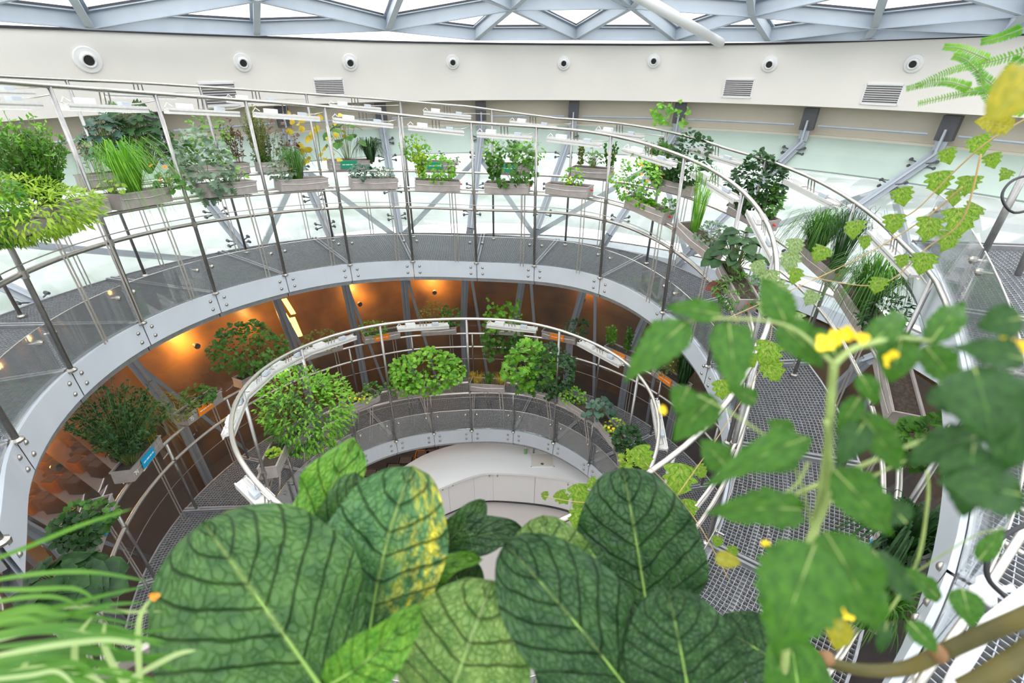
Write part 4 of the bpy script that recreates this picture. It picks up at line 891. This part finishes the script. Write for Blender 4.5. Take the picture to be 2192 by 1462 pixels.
# ------------------------------------------------------------------ plants right before the camera
def bigleafmat(name, c1, c2, rib, veins=7, slant=1.6, rough=.36, transl=.22, spots=None, crease=.5, bs=1.0):
    m = bpy.data.materials.new(name); m.use_nodes = True; n = m.node_tree.nodes; l = m.node_tree.links; b = n['Principled BSDF']; out = n['Material Output']
    def math_(op, a=None, b_=None, c=None):
        q = n.new('ShaderNodeMath'); q.operation = op
        for i, x in enumerate((a, b_, c)):
            if x is None: continue
            if isinstance(x, (int, float)): q.inputs[i].default_value = x
            else: l.new(x, q.inputs[i])
        return q.outputs[0]
    uv = n.new('ShaderNodeUVMap'); uv.uv_map = 'UVMap'; sp = n.new('ShaderNodeSeparateXYZ'); l.new(uv.outputs[0], sp.inputs[0])
    av = math_('MULTIPLY', math_('ABSOLUTE', math_('SUBTRACT', sp.outputs['Y'], .5)), 2.0)
    nz = n.new('ShaderNodeTexNoise'); nz.inputs['Scale'].default_value = 5; nz.inputs['Detail'].default_value = 3; l.new(uv.outputs[0], nz.inputs['Vector'])
    wob = math_('MULTIPLY', nz.outputs['Fac'], .45)
    t = math_('SUBTRACT', math_('ADD', math_('MULTIPLY', sp.outputs['X'], float(veins)), wob), math_('MULTIPLY', av, slant))
    fr = math_('ABSOLUTE', math_('SUBTRACT', math_('FRACT', t), .5))           # 0 on a vein
    vein = math_('SUBTRACT', 1.0, math_('MINIMUM', math_('MULTIPLY', fr, 13.0), 1.0))
    ribm = math_('SUBTRACT', 1.0, math_('MINIMUM', math_('MULTIPLY', av, 22.0), 1.0))
    vo = n.new('ShaderNodeTexVoronoi'); vo.inputs['Scale'].default_value = 20; vo.feature = 'DISTANCE_TO_EDGE'; vm = n.new('ShaderNodeVectorMath'); vm.operation = 'MULTIPLY_ADD'; vm.inputs[1].default_value = (.12, .12, .12); l.new(nz.outputs['Color'], vm.inputs[0]); l.new(uv.outputs[0], vm.inputs[2]); l.new(vm.outputs[0], vo.inputs['Vector'])
    n2 = n.new('ShaderNodeTexNoise'); n2.inputs['Scale'].default_value = 7; n2.inputs['Detail'].default_value = 6; l.new(uv.outputs[0], n2.inputs['Vector'])
    r = n.new('ShaderNodeValToRGB'); r.color_ramp.elements[0].position = .38; r.color_ramp.elements[1].position = .66
    r.color_ramp.elements[0].color = tuple(c1)+(1,); r.color_ramp.elements[1].color = tuple(c2)+(1,); l.new(n2.outputs['Fac'], r.inputs['Fac'])
    last = r.outputs['Color']
    def mix(fac, a, col):
        q = n.new('ShaderNodeMix'); q.data_type = 'RGBA'; l.new(fac, q.inputs['Factor']); l.new(a, q.inputs['A']); q.inputs['B'].default_value = tuple(col)+(1,); return q.outputs['Result']
    if spots:
        n3 = n.new('ShaderNodeTexNoise'); n3.inputs['Scale'].default_value = 11; n3.inputs['Detail'].default_value = 4; l.new(uv.outputs[0], n3.inputs['Vector'])
        side = math_('MULTIPLY', math_('MAXIMUM', math_('SUBTRACT', sp.outputs['Y'] if spots[1] > 0 else math_('SUBTRACT', 1.0, sp.outputs['Y']), .5), 0.0), 2.6)
        f = math_('MULTIPLY', math_('MINIMUM', side, 1.0), math_('MINIMUM', math_('MAXIMUM', math_('MULTIPLY', math_('SUBTRACT', n3.outputs['Fac'], .45), 5.0), 0.0), 1.0))
        last = mix(f, last, spots[0])
    last = mix(math_('MULTIPLY', vein, crease*.5), last, tuple(x*.45 for x in c1))
    last = mix(math_('MULTIPLY', ribm, .9), last, rib)
    l.new(last, b.inputs['Base Color']); b.inputs['Roughness'].default_value = rough; b.inputs['Specular IOR Level'].default_value = .4
    hgt = math_('ADD', math_('MULTIPLY', vein, -1.0*crease*2), math_('ADD', math_('MINIMUM', math_('MULTIPLY', vo.outputs['Distance'], 1.5), .22), math_('MULTIPLY', ribm, .6)))
    bp = n.new('ShaderNodeBump'); bp.inputs['Strength'].default_value = bs; bp.inputs['Distance'].default_value = .008; l.new(hgt, bp.inputs['Height']); l.new(bp.outputs[0], b.inputs['Normal'])
    tr = n.new('ShaderNodeBsdfTranslucent'); l.new(last, tr.inputs['Color']); mx = n.new('ShaderNodeMixShader'); mx.inputs[0].default_value = transl
    l.new(b.outputs[0], mx.inputs[1]); l.new(tr.outputs[0], mx.inputs[2]); l.new(mx.outputs[0], out.inputs[0])
    return m
BL = {
 'chard': bigleafmat('chard_blade', (.028, .092, .018), (.072, .17, .034), (.24, .36, .10), slant=2.6),
 'chard_d': bigleafmat('chard_blade_dark', (.014, .058, .013), (.038, .105, .024), (.18, .30, .08), slant=2.4),
 'chard_l': bigleafmat('chard_blade_light', (.085, .18, .03), (.18, .29, .065), (.36, .50, .18)),
 'chard_y': bigleafmat('chard_blade_spotted', (.03, .11, .03), (.09, .22, .06), (.30, .44, .12), spots=((.62, .55, .04), 1)),
 'lettuce': bigleafmat('bright_young_blade', (.08, .26, .02), (.20, .42, .04), (.34, .52, .12), transl=.35),
 'tom': bigleafmat('tomato_blade', (.032, .125, .007), (.070, .21, .012), (.14, .28, .04), veins=5, slant=2.0, crease=.25, transl=.4, bs=.4),
 'tom_d': bigleafmat('tomato_blade_dark', (.010, .055, .005), (.026, .10, .008), (.08, .2, .03), veins=5, slant=2.0, crease=.25, transl=.2, bs=.4),
 'vine': bigleafmat('vine_blade', (.16, .36, .02), (.36, .52, .06), (.42, .55, .15), veins=4, slant=2.2, crease=.3, transl=.45),
 'vine_p': bigleafmat('pale_vine_blade', (.26, .42, .14), (.45, .58, .24), (.5, .62, .3), veins=4, slant=2.2, crease=.3, transl=.4),
 'yell': bigleafmat('yellowing_blade', (.26, .27, .01), (.46, .38, .02), (.5, .5, .1), veins=4, slant=2.0, crease=.2, transl=.4, bs=.4),
 'blade': mat('grass_blade', (.05, .18, .006), .4, col2=(.15, .34, .02), nscale=6, transl=.4), 'blade_p': mat('pale_grass_blade', (.30, .42, .16), .5, col2=(.45, .55, .25), nscale=8, transl=.4),
}
PST = mat('chard_stalk', (.22, .38, .07), .4, noise=.15); TST = mat('tomato_stem', (.26, .34, .10), .55, noise=.2, nscale=30); OST = mat('old_olive_stem', (.045, .042, .004), .55, col2=(.11, .085, .01), nscale=14, bump=.3)
VST = mat('vine_stem', (.38, .26, .10), .6, noise=.2)
def prof_ovate(u, p=.85, q=.5): return max(0, math.sin(PI*min(1, u**p)))**q
def big_leaf(parent, base, tip, width, mt, bow=.10, cup=.15, puck=.035, nv=7, slant=1.6, profile=None, root=None, roll=0, wave=.04, nu=34, nvv=22, serr=0, stalk=.0035, name='leaf', smat=None, twist=0, hint=None):
    base, tip = Vector(base), Vector(tip); ax = tip-base; L = ax.length; ax /= L
    view = (Vector((0, 0, 0)) - (base+tip)/2).normalized(); nrm = (hint or (view + Vector((0, 0, .35)))); nrm = (nrm - ax*nrm.dot(ax)).normalized()
    if roll: nrm = Matrix.Rotation(math.radians(roll), 3, ax) @ nrm
    side = ax.cross(nrm).normalized(); P = profile or prof_ovate; mb = MB(); rows = []; rr = random.Random(int(abs(base.x*999)+abs(tip.z*777))); ph = rr.uniform(0, 6)
    for i in range(nu+1):
        u = i/nu; w = P(u)*width/2; c = base + ax*(L*u) + nrm*(L*bow*math.sin(PI*u) - L*bow*.8*u*u); row = []
        if serr: w *= 1 + serr*(abs(((u*9) % 1)-.5)*2 - .5)
        for j in range(nvv+1):
            v = -1 + 2*j/nvv; a = abs(v); t = u*nv - slant*a + .12*math.sin(7*u+3*v+ph)
            z = puck*L*.55*(abs(math.sin(PI*t))**.7)*(1-a**4)*min(1, a*5) * min(1, P(u)*1.3) - .012*L*math.exp(-(v/.07)**2)*(puck > .01)
            z += cup*w*a**1.6 + wave*L*a**3*math.sin(PI*u*5+ph+(1.5 if v > 0 else 0))
            row.append(c + side*(w*v) + nrm*z)
        rows.append(row)
    mb.grid(rows); o = mb.build(name, BL[mt], parent, smooth=True)
    ul = o.data.uv_layers.new(name='UVMap'); n1 = nvv+1; buf = []
    for lp in o.data.loops: i, j = divmod(lp.vertex_index, n1); buf += [i/nu, j/nvv]
    ul.data.foreach_set('uv', buf)
    st = MB(); pts = [base + ax*(L*u) + nrm*(L*bow*math.sin(PI*u) - L*bow*.8*u*u - .010*L) for u in (.75, .5, .25, .08, 0)]; rads = [stalk*.15, stalk*.28, stalk*.45, stalk*.7, stalk*.9]
    if root is not None:
        root = Vector(root); mid = (base+root)/2 - ax*0 + Vector((0, 0, -.01)); pts += [base*.6+root*.4 - ax*L*.02, root]; rads += [stalk*1.1, stalk*1.4]
    st.tube(pts, stalk, 8, rads=rads); s = st.build('stalk', smat or PST, o, smooth=True)
    return o
def P3(t): return at(*t)
px = lambda w, d: w*d/FPX
def trough_at(c, x, L, label):
    root = empty('planter_trough', c); y = Vector((0, 0, 1)).cross(x).normalized(); z = Vector((0, 0, 1)); H, Wd = .08, .09; cc = c + z*H; b = MB()
    for s in (-1, 1): b.quadbox(cc + y*(s*Wd), x*L, y*.006, z*H); b.quadbox(cc + x*(s*L), x*.006, y*Wd, z*H)
    b.quadbox(c + z*.006, x*L, y*Wd, z*.006); b.build('trough_body', M['grey_pl'], root); MB().quadbox(cc + z*(H*.6), x*(L-.01), y*(Wd-.01), z*.012).build('soil', M['soil'], root)
    tag(root, label, 'planter'); return root
trough_at(Vector((.02, .27, -1.02)), Vector((1, 0, 0)), .36, 'taupe trough just below the frame holding the large chard plants')
c1, c2, c3 = Vector((-.20, .27, -.90)), Vector((0, .27, -.90)), Vector((.22, .27, -.90))
pa, pb_, pc = empty('chard_plant', c1), empty('chard_plant', c2), empty('chard_plant', c3)
tag(pa, 'left chard plant whose huge puckered leaf fills the lower left foreground', 'chard', 'foreground chard plants'); tag(pb_, 'middle chard plant with pale blotched leaf at the bottom centre', 'chard', 'foreground chard plants'); tag(pc, 'right chard plant with upright dark leaf and yellow-green rib', 'chard', 'foreground chard plants')
def CH(pl, root, b, t, w, mt, **k):
    d = (b[2]+t[2])/2; return big_leaf(pl, at(*b), at(*t), px(w, d), mt, root=root, **k)
CH(pa, c1, (700, 1490, .60), (430, 1110, .64), 388, 'chard', bow=.09, cup=.10, puck=.030, nv=8, slant=2.2, profile=lambda u: prof_ovate(u, .92, .46), stalk=.0045, nu=46, nvv=30)
CH(pa, c1, (790, 1360, .70), (872, 1000, .74), 262, 'chard_y', bow=.12, cup=.08, puck=.04, nv=8, roll=-10, profile=lambda u: prof_ovate(u, 1.1, .48), stalk=.004)
CH(pa, c1, (700, 1290, .78), (765, 1018, .80), 165, 'chard', bow=.12, puck=.04, roll=15)
CH(pa, c1, (655, 1260, .84), (748, 938, .86), 150, 'lettuce', bow=.10, puck=.04, roll=-20, wave=.07)
CH(pa, c1, (700, 1190, .88), (655, 1075, .9), 110, 'chard_d', bow=.05)
CH(pa, c1, (705, 1465, .57), (895, 1318, .56), 120, 'lettuce', bow=.15, puck=.015, roll=25, cup=.4)
CH(pa, c1, (850, 1350, .75), (905, 1150, .72), 120, 'lettuce', bow=.10, puck=.02, roll=25)
CH(pa, c1, (830, 1300, .76), (1015, 1185, .72), 80, 'lettuce', bow=.12, puck=.01, roll=-30)
CH(pa, c1, (780, 1420, .7), (735, 1250, .74), 130, 'lettuce', bow=.1, puck=.02, roll=-30)
CH(pb_, c2, (940, 1560, .60), (1050, 1252, .62), 290, 'chard_l', bow=.10, puck=.03, nv=8, profile=lambda u: prof_ovate(u, 1.0, .46))
CH(pb_, c2, (1190, 1330, .76), (1162, 1105, .80), 205, 'chard_l', bow=.12, puck=.045, nv=9, wave=.05)
CH(pb_, c2, (1370, 1510, .60), (1085, 1160, .64), 245, 'chard_d', bow=.12, puck=.035, nv=10, profile=lambda u: prof_ovate(u, 1.15, .5), stalk=.004)
CH(pb_, c2, (925, 1185, .84), (1040, 1075, .86), 78, 'chard', bow=.2, puck=.01, roll=20, cup=.4)
CH(pb_, c2, (925, 1215, .86), (1105, 1120, .84), 100, 'chard_d', bow=.25, puck=.02, roll=-15, cup=.3)
CH(pb_, c2, (1000, 1300, .80), (960, 1190, .84), 110, 'chard', bow=.15, puck=.02)
CH(pb_, c2, (860, 1440, .72), (990, 1270, .70), 150, 'chard', bow=.08, puck=.03, roll=20)
CH(pb_, c2, (1260, 1520, .70), (1165, 1335, .72), 150, 'chard_d', bow=.1, puck=.02)
CH(pc, c3, (1388, 1325, .80), (1335, 1003, .84), 262, 'chard_d', bow=.08, puck=.045, nv=10, slant=1.4, profile=lambda u: prof_ovate(u, .80, .42), stalk=.0045)
CH(pc, c3, (1480, 1520, .58), (1432, 1266, .60), 235, 'chard_d', bow=.10, puck=.04, nv=8, slant=2.0, profile=lambda u: prof_ovate(u, 1.0, .45))
CH(pc, c3, (1690, 1440, .66), (1530, 1335, .70), 140, 'chard_d', bow=.2, puck=.02, nv=6)
CH(pc, c3, (1715, 1540, .50), (1690, 1345, .50), 130, 'tom', bow=.1, puck=.012)
CH(pc, c3, (1250, 1290, .82), (1265, 1140, .84), 100, 'chard_d', bow=.1, puck=.02)
# tomato at the right
tb = at(1700, 1500, .50); tp = empty('tomato_plant', tb); tag(tp, 'blurred tomato plant with yellow blossoms filling the right foreground', 'tomato plant')
def stem(pl, pts, r0, r1, m_, name='stem', k=1.0):
    if m_ is TST: k = .72; r0 *= k; r1 *= k
    P = sm([tuple(at(p[0], p[1], p[2]*k)) for p in pts], 6*len(pts)); P = [Vector(p) for p in P]; n_ = len(P)
    return MB().tube(P, r0, 8, rads=[r0+(r1-r0)*i/(n_-1) for i in range(n_)]).build(name, m_, pl, smooth=True)
stem(tp, [(1672, 1520, .72), (1690, 1330, .66), (1740, 1150, .60), (1770, 980, .55), (1778, 860, .52), (1785, 780, .50)], .0060, .0040, TST)
stem(tp, [(1785, 780, .50), (1830, 745, .50), (1920, 725, .50), (1990, 730, .52)], .004, .002, TST)
stem(tp, [(1728, 1165, .58), (1775, 1050, .56), (1770, 900, .52)], .0040, .0035, TST)
stem(tp, [(1785, 780, .50), (1690, 700, .52), (1560, 682, .54), (1465, 690, .56)], .0025, .0012, TST)
stem(tp, [(1730, 990, .55), (1690, 1050, .54), (1580, 1085, .55)], .002, .001, TST)
stem(tp, [(1700, 1060, .60), (1860, 990, .58), (2010, 930, .56), (2180, 880, .52)], .003, .002, TST)
stem(tp, [(1740, 1100, .62), (1850, 1030, .60), (1990, 960, .58)], .002, .001, TST)
stem(tp, [(1890, 1330, .8), (1960, 1210, .75), (1985, 1080, .70), (1985, 1010, .66)], .0024, .0018, TST)
stem(tp, [(1960, 1225, .75), (2080, 1150, .7), (2150, 1130, .68)], .0012, .0008, TST)
stem(tp, [(1710, 1330, .64), (1740, 1180, .60), (1700, 1000, .56), (1590, 900, .56), (1460, 830, .58)], .0022, .001, TST)
serrP = lambda u: max(0, math.sin(PI*u**.64))**.88
def TM(b, t, w, mt='tom', **k):
    b = (b[0], b[1], b[2]*.72); t = (t[0], t[1], t[2]*.72); d = (b[2]+t[2])/2; kw = dict(bow=.10, cup=.12, puck=.018, nv=5, slant=2.0, profile=serrP, stalk=.0010, nu=36, nvv=12, serr=.16, smat=TST, wave=.05); kw.update(k)
    return big_leaf(tp, at(*b), at(*t), px(w*.84, d), mt, **kw)
for a in (((1468, 690, .54), (1338, 812, .52), 105), ((1560, 690, .54), (1575, 845, .50), 105), ((1545, 675, .55), (1425, 655, .56), 62), ((1685, 695, .54), (1632, 592, .56), 78),
          ((1670, 690, .54), (1765, 788, .52), 92), ((1730, 935, .52), (1518, 1030, .48), 92), ((1718, 1090, .52), (1514, 1096, .50), 100), ((1745, 1165, .46), (1655, 1402, .44), 200), ((1765, 1135, .48), (1892, 1365, .46), 150),
          ((1838, 882, .52), (1935, 1015, .50), 84), ((1785, 1005, .52), (1915, 1150, .50), 120), ((1475, 828, .56), (1445, 885, .56), 70), ((1530, 850, .58), (1440, 945, .58), 90), ((1620, 860, .60), (1560, 830, .60), 50),
          ((1990, 735, .52), (2065, 640, .54), 70), ((1860, 745, .5), (1940, 660, .52), 70), ((1790, 760, .5), (1740, 700, .52), 60), ((1930, 725, .50), (1905, 820, .50), 90), ((1980, 740, .5), (2050, 830, .50), 80),
          ((1840, 850, .52), (1790, 930, .52), 50), ((1840, 800, .5), (1880, 870, .5), 50), ((1700, 975, .54), (1640, 1010, .54), 60), ((1555, 1000, .55), (1500, 940, .56), 80), ((1960, 760, .52), (1900, 700, .52), 60),
          ((2010, 1280, .7), (1925, 1210, .7), 50), ((2095, 1200, .66), (2150, 1130, .66), 42), ((2060, 1260, .64), (2080, 1345, .62), 70), ((1945, 1330, .62), (2010, 1400, .60), 55), ((1700, 930, .55), (1640, 900, .56), 50)):
    TM(*a)
for a in (((2195, 770, .42), (2040, 740, .44), 80), ((2085, 785, .42), (2130, 960, .40), 165), ((2200, 830, .40), (2150, 1010, .40), 160), ((2100, 930, .44), (1935, 990, .46), 95), ((2190, 1060, .40), (2010, 1030, .42), 130), ((2085, 950, .42), (2060, 1110, .42), 120),
          ((1850, 905, .5), (1790, 1000, .5), 70), ((2190, 680, .42), (2090, 700, .44), 90), ((1940, 1120, .5), (1885, 1060, .52), 70), ((1870, 1180, .5), (1965, 1300, .5), 60), ((1900, 1330, .52), (1880, 1400, .52), 34), ((2010, 820, .46), (2080, 900, .44), 100)):
    TM(*a, mt='tom_d', puck=.01)
rr0 = random.Random(5)
def blossom(pl, u, v, d, s, col='yellow', n=5):
    d = d*.72 if pl is tp else d
    p = at(u, v, d); m = MB(); ax = (-p.normalized() + rv(rr0)*.5).normalized(); x = ax.orthogonal().normalized(); y = ax.cross(x)
    for k in range(n): a = 2*PI*k/n + rr0.random(); add_leaf(m, p, x*math.cos(a) + y*math.sin(a) + ax*.3, ax, px(s, d)*rr0.uniform(.8, 1.2), 'oval', .1)
    m.lathe(p, ax, [(0, px(s*.2, d)), (px(s*.35, d), px(s*.12, d))], 6); m.build('flower', FL[col], pl)
for q in ((1765, 735, .50, 20), (1790, 722, .50, 22), (1812, 712, .50, 20), (1845, 722, .50, 14), (1905, 768, .50, 18), (1918, 782, .50, 14), (1420, 878, .56, 10), (2170, 745, .44, 24), (2150, 735, .44, 18), (2085, 985, .44, 16), (1810, 1305, .60, 20), (1640, 1165, .62, 10)): blossom(tp, *q)
for b_, t_, w_ in (((1800, 1320, .6), (1790, 1395, .6), 60), ((1530, 1195, .7), (1590, 1205, .7), 40)): TM(b_, t_, w_, 'yell')
# thick old stem at the bottom right
sp_ = empty('woody_climber', at(2230, 1280, .45)); stem(sp_, [(1715, 1400, .58), (1830, 1432, .54), (1930, 1432, .52), (2010, 1400, .50), (2110, 1355, .48), (2240, 1300, .46)], .0058, .0085, OST)
for u, v, r in ((2010, 1400, 26), (1770, 1412, 20)): MB().lathe(at(u, v, .495)-Vector((.008, 0, 0)), (1, .1, .2), [(0, .005), (.004, px(r*.75, .5)), (.009, px(r*.75, .5)), (.014, .005)], 12).build('node', mat('node_bark', (.20, .10, .035), .6), sp_, smooth=True)
tag(sp_, 'thick olive-brown climber stem crossing the bottom right corner', 'climber')
s2 = empty('woody_climber', at(2230, 1430, .42)); stem(s2, [(2060, 1475, .44), (2130, 1440, .43), (2240, 1370, .42)], .0085, .010, OST); tag(s2, 'second olive-brown stem cut off by the lower right corner', 'climber')
# grape vine at the right
gv = empty('grape_vine', at(2240, 230, 1.5)); tag(gv, 'grape vine with lobed yellow-green leaves hanging down the upper right', 'vine')
for pts in ([(2240, 230, 1.5), (2120, 300, 1.6), (2040, 370, 1.7), (1960, 450, 1.8), (1900, 480, 1.9)], [(2100, 330, 1.6), (2060, 470, 1.7), (1985, 530, 1.8), (1880, 610, 1.9), (1720, 590, 2.0)], [(2060, 400, 1.7), (1990, 460, 1.8), (1880, 530, 1.9), (1740, 600, 2.0), (1560, 680, 2.1)]): stem(gv, pts, .003, .0018, VST)
def VL(pl, u, v, w, d=1.8, mt='vine', ang=None):
    ang = rr0.uniform(-2.2, -.9) if ang is None else ang; h = w*.5
    def lob(t):
        for (a, b_), (c, e) in zip([(0, .25), (.06, .75), (.16, .95), (.27, .62), (.40, 1.0), (.52, .58), (.66, .74), (.78, .40), (1, .0)][:-1], [(0, .25), (.06, .75), (.16, .95), (.27, .62), (.40, 1.0), (.52, .58), (.66, .74), (.78, .40), (1, .0)][1:]):
            if t <= c: return b_ + (e-b_)*(t-a)/(c-a)
        return 0
    dx, dy = math.cos(ang)*h, -math.sin(ang)*h
    return big_leaf(pl, at(u-dx, v-dy, d), at(u+dx, v+dy, d), px(w*1.05, d), mt, bow=.12, cup=.1, puck=.02, nv=4, slant=2.0, profile=lob, stalk=.001, nu=24, nvv=10, serr=.12, smat=VST, roll=rr0.uniform(-30, 30))
for q in ((2098, 312, 46), (2125, 345, 34), (2150, 375, 30), (2010, 392, 52), (2072, 398, 46), (2040, 425, 36), (2050, 478, 66), (2078, 455, 44), (1985, 492, 56), (2025, 518, 46), (1912, 480, 44), (1932, 422, 42), (1830, 492, 44), (1755, 545, 42), (1975, 565, 50), (1880, 612, 40), (1700, 592, 38), (1850, 520, 30), (1930, 560, 30), (2030, 335, 36)): VL(gv, *q)
for q in ((2150, 270, 46, 1.2, 'yell', -.2), (2110, 262, 44, 1.2, 'yell', 3.0)): VL(gv, *q)
big_leaf(gv, at(2240, 140, .34), at(2130, 248, .34), px(105, .34), 'yell', bow=.1, puck=.01, stalk=.001)
g2v = empty('grape_vine', at(1560, 1240, 1.9)); tag(g2v, 'second grape vine with lobed lime leaves trailing in front of the counter', 'vine')
for pts in ([(1560, 1240, 1.9), (1500, 1130, 1.9), (1440, 1050, 1.9), (1380, 990, 1.9)], [(1440, 1050, 1.9), (1340, 1075, 1.9), (1240, 1075, 1.9), (1165, 1062, 1.9)], [(1450, 1060, 1.9), (1560, 900, 2.0), (1640, 760, 2.1), (1660, 620, 2.2)]): stem(g2v, pts, .002, .001, VST)
for q in ((1375, 980, 56), (1450, 1030, 78), (1470, 1092, 50), (1205, 1066, 36), (1240, 1062, 54), (1270, 1040, 34), (1240, 1112, 56), (1166, 1062, 20), (1570, 1180, 26), (1535, 1160, 26), (1640, 760, 62), (1655, 795, 56), (1602, 770, 46), (1545, 835, 46), (1500, 1010, 34)): VL(g2v, *q, d=1.95)
for q in ((1645, 600, 46), (1668, 628, 50), (1690, 562, 44), (1640, 660, 44), (1700, 530, 40), (1625, 575, 36), (1735, 640, 36), (1700, 690, 46)): VL(g2v, *q, d=2.1, mt='vine_p')
# feathery acacia at the top right
ac = empty('acacia_spray', at(2260, 120, 1.2)); tag(ac, 'airy pinnate acacia sprays at the top right before the drum', 'shrub')
fm = MB(); smb = MB()
for pts, n_ in (([(2260, 90, 1.2), (2130, 130, 1.25), (2040, 150, 1.3), (1960, 185, 1.3)], 26), ([(2230, 170, 1.2), (2130, 190, 1.25), (2060, 200, 1.3), (1965, 222, 1.3)], 26), ([(2120, 130, 1.25), (2060, 105, 1.3), (2020, 100, 1.3)], 14), ([(2192, 60, 1.2), (2140, 80, 1.2), (2100, 90, 1.2)], 14),
                ([(2150, 200, 1.2), (2110, 170, 1.2), (2070, 130, 1.2), (2040, 120, 1.2)], 20), ([(2200, 240, 1.2), (2120, 215, 1.2), (2095, 150, 1.2)], 20), ([(2080, 190, 1.25), (2020, 175, 1.3), (1940, 190, 1.3)], 18), ([(2190, 120, 1.2), (2160, 150, 1.2), (2150, 190, 1.2)], 12)):
    P = [Vector(p) for p in sm([tuple(at(*p)) for p in pts], n_*2)]; smb.tube(P, .0012, 4)
    for i in range(2, len(P)-1):
        t = (P[i+1]-P[i-1]).normalized(); up = Vector((0, 0, 1)); sd = t.cross(-P[i].normalized()).normalized()
        for s in (-1, 1): add_leaf(fm, P[i], sd*s + t*.4 + rv(rr0)*.15, -P[i].normalized(), .017*(1-.5*i/len(P)), 'narrow', .1)
smb.build('twigs', G['stem'], ac); fm.build('foliage', G['bright'], ac)
# long grass at the bottom left
gg = empty('long_grass', at(-120, 1420, .5)); tag(gg, 'long blurred grass blades reaching in at the bottom left corner', 'grass')
trough_at(Vector((-.72, .18, -.95)), Vector((.8, .6, 0)), .3, 'taupe trough below the frame holding the long grass')
def blade(pts, w, mt='blade'):
    P = [Vector(p) for p in sm([tuple(at(*p)) for p in pts], 14)]; m = MB(); n_ = len(P)
    for i, p in enumerate(P):
        t = (P[min(i+1, n_-1)]-P[max(i-1, 0)]).normalized(); s = t.cross(-p.normalized()).normalized(); ww = px(w, .5)*.32*max(.04, math.sin(PI*min(1, (i/(n_-1))*.9+.12)))**.6*(1 if i < n_-1 else .1)
        m.v += [tuple(p-s*ww), tuple(p + p.normalized()*ww*.25), tuple(p+s*ww)]
        if i: b = 3*i; m.f += [(b-3, b-2, b+1, b), (b-2, b-1, b+2, b+1)]
    return m.build('blade', BL[mt], gg, smooth=True)
for P in ([(-60, 1215), (60, 1170), (170, 1125), (285, 1088)], [(-60, 1250), (80, 1228), (200, 1225), (320, 1245)], [(-60, 1262), (60, 1262), (160, 1260), (210, 1290)], [(-60, 1335), (120, 1300), (220, 1275), (315, 1255)],
          [(-60, 1350), (100, 1315), (200, 1320), (300, 1340)], [(-60, 1300), (40, 1280), (120, 1278), (180, 1300)]): blade([(u, v, .55) for u, v in P], 16)
for i in range(46):
    v0 = rr0.uniform(1330, 1500); u1 = rr0.uniform(120, 390); v1 = v0 + rr0.uniform(-50, 20); d = rr0.uniform(.42, .62)
    blade([(-70, v0, d), (u1*.35, v0-rr0.uniform(5, 50), d), (u1*.75, (v0+v1)/2-rr0.uniform(10, 30), d), (u1, v1, d)], rr0.uniform(11, 22), 'blade' if rr0.random() < .8 else 'blade_p')
for P in ([(170, 1480), (160, 1420), (165, 1365), (198, 1320)], [(302, 1480), (296, 1400), (300, 1320), (328, 1276)], [(275, 1480), (240, 1420), (222, 1375), (225, 1330)], [(250, 1470), (320, 1430), (380, 1400), (420, 1392)], [(60, 1480), (48, 1450), (55, 1420), (80, 1400)], [(-20, 1450), (80, 1430), (180, 1440), (240, 1480)]): blade([(u, v, .5) for u, v in P], 18, 'blade_p')
blossom(gg, 330, 1278, .5, 10, 'orange', 3)
# white tubes, clamp and cable of the highest gallery at the bottom right
o = MB().tube([at(2240, 1060, 1.25), at(2110, 1265, 1.2), at(1990, 1430, 1.2), at(1930, 1520, 1.2)], .010, 12).build('support_tube', M['tube'], smooth=True); tag(o, 'slanting pale support tube with a clamp at the bottom right', 'tube')
root = empty('tube_clamp', at(2112, 1262, 1.2)); MB().lathe(at(2095, 1284, 1.2), at(2128, 1240, 1.2)-at(2095, 1284, 1.2), [(0, .024), (.018, .028), (.03, .022), (.045, .028), (.058, .022)], 14).build('clamp_body', M['white'], root, smooth=True)
MB().lathe(at(2135, 1262, 1.19), (1, 0, .1), [(0, .008), (.03, .008), (.035, .012)], 8).build('knob', M['white'], root); tag(root, 'off-white pipe clamp on the slanting tube', 'clamp')
o = MB().tube([at(2260, 1225, 1.05), at(2190, 1275, 1.05), at(2120, 1330, 1.05), at(2050, 1440, 1.05), at(2020, 1500, 1.05)], .014, 14).build('white_pipe', M['white'], smooth=True); tag(o, 'thick white pipe curving down in the bottom right corner', 'pipe')
o = MB().tube([Vector(p) for p in sm([tuple(at(*p)) for p in ((2230, 1110, 1.15), (2160, 1140, 1.15), (2120, 1180, 1.15), (2114, 1235, 1.15), (2150, 1275, 1.15), (2190, 1305, 1.1))], 20)], .006, 8).build('black_cable', M['black_cable'], smooth=True); tag(o, 'black cable looping around the slanting tube', 'cable')
o = MB().tube([Vector(p) for p in sm([tuple(at(*p)) for p in ((2230, 370, 2.6), (2170, 385, 2.6), (2145, 420, 2.6), (2170, 455, 2.6), (2230, 440, 2.6))], 20)], .007, 8).build('black_cable', M['black_cable'], smooth=True); tag(o, 'black cable loop at the right edge beside the cage post', 'cable')
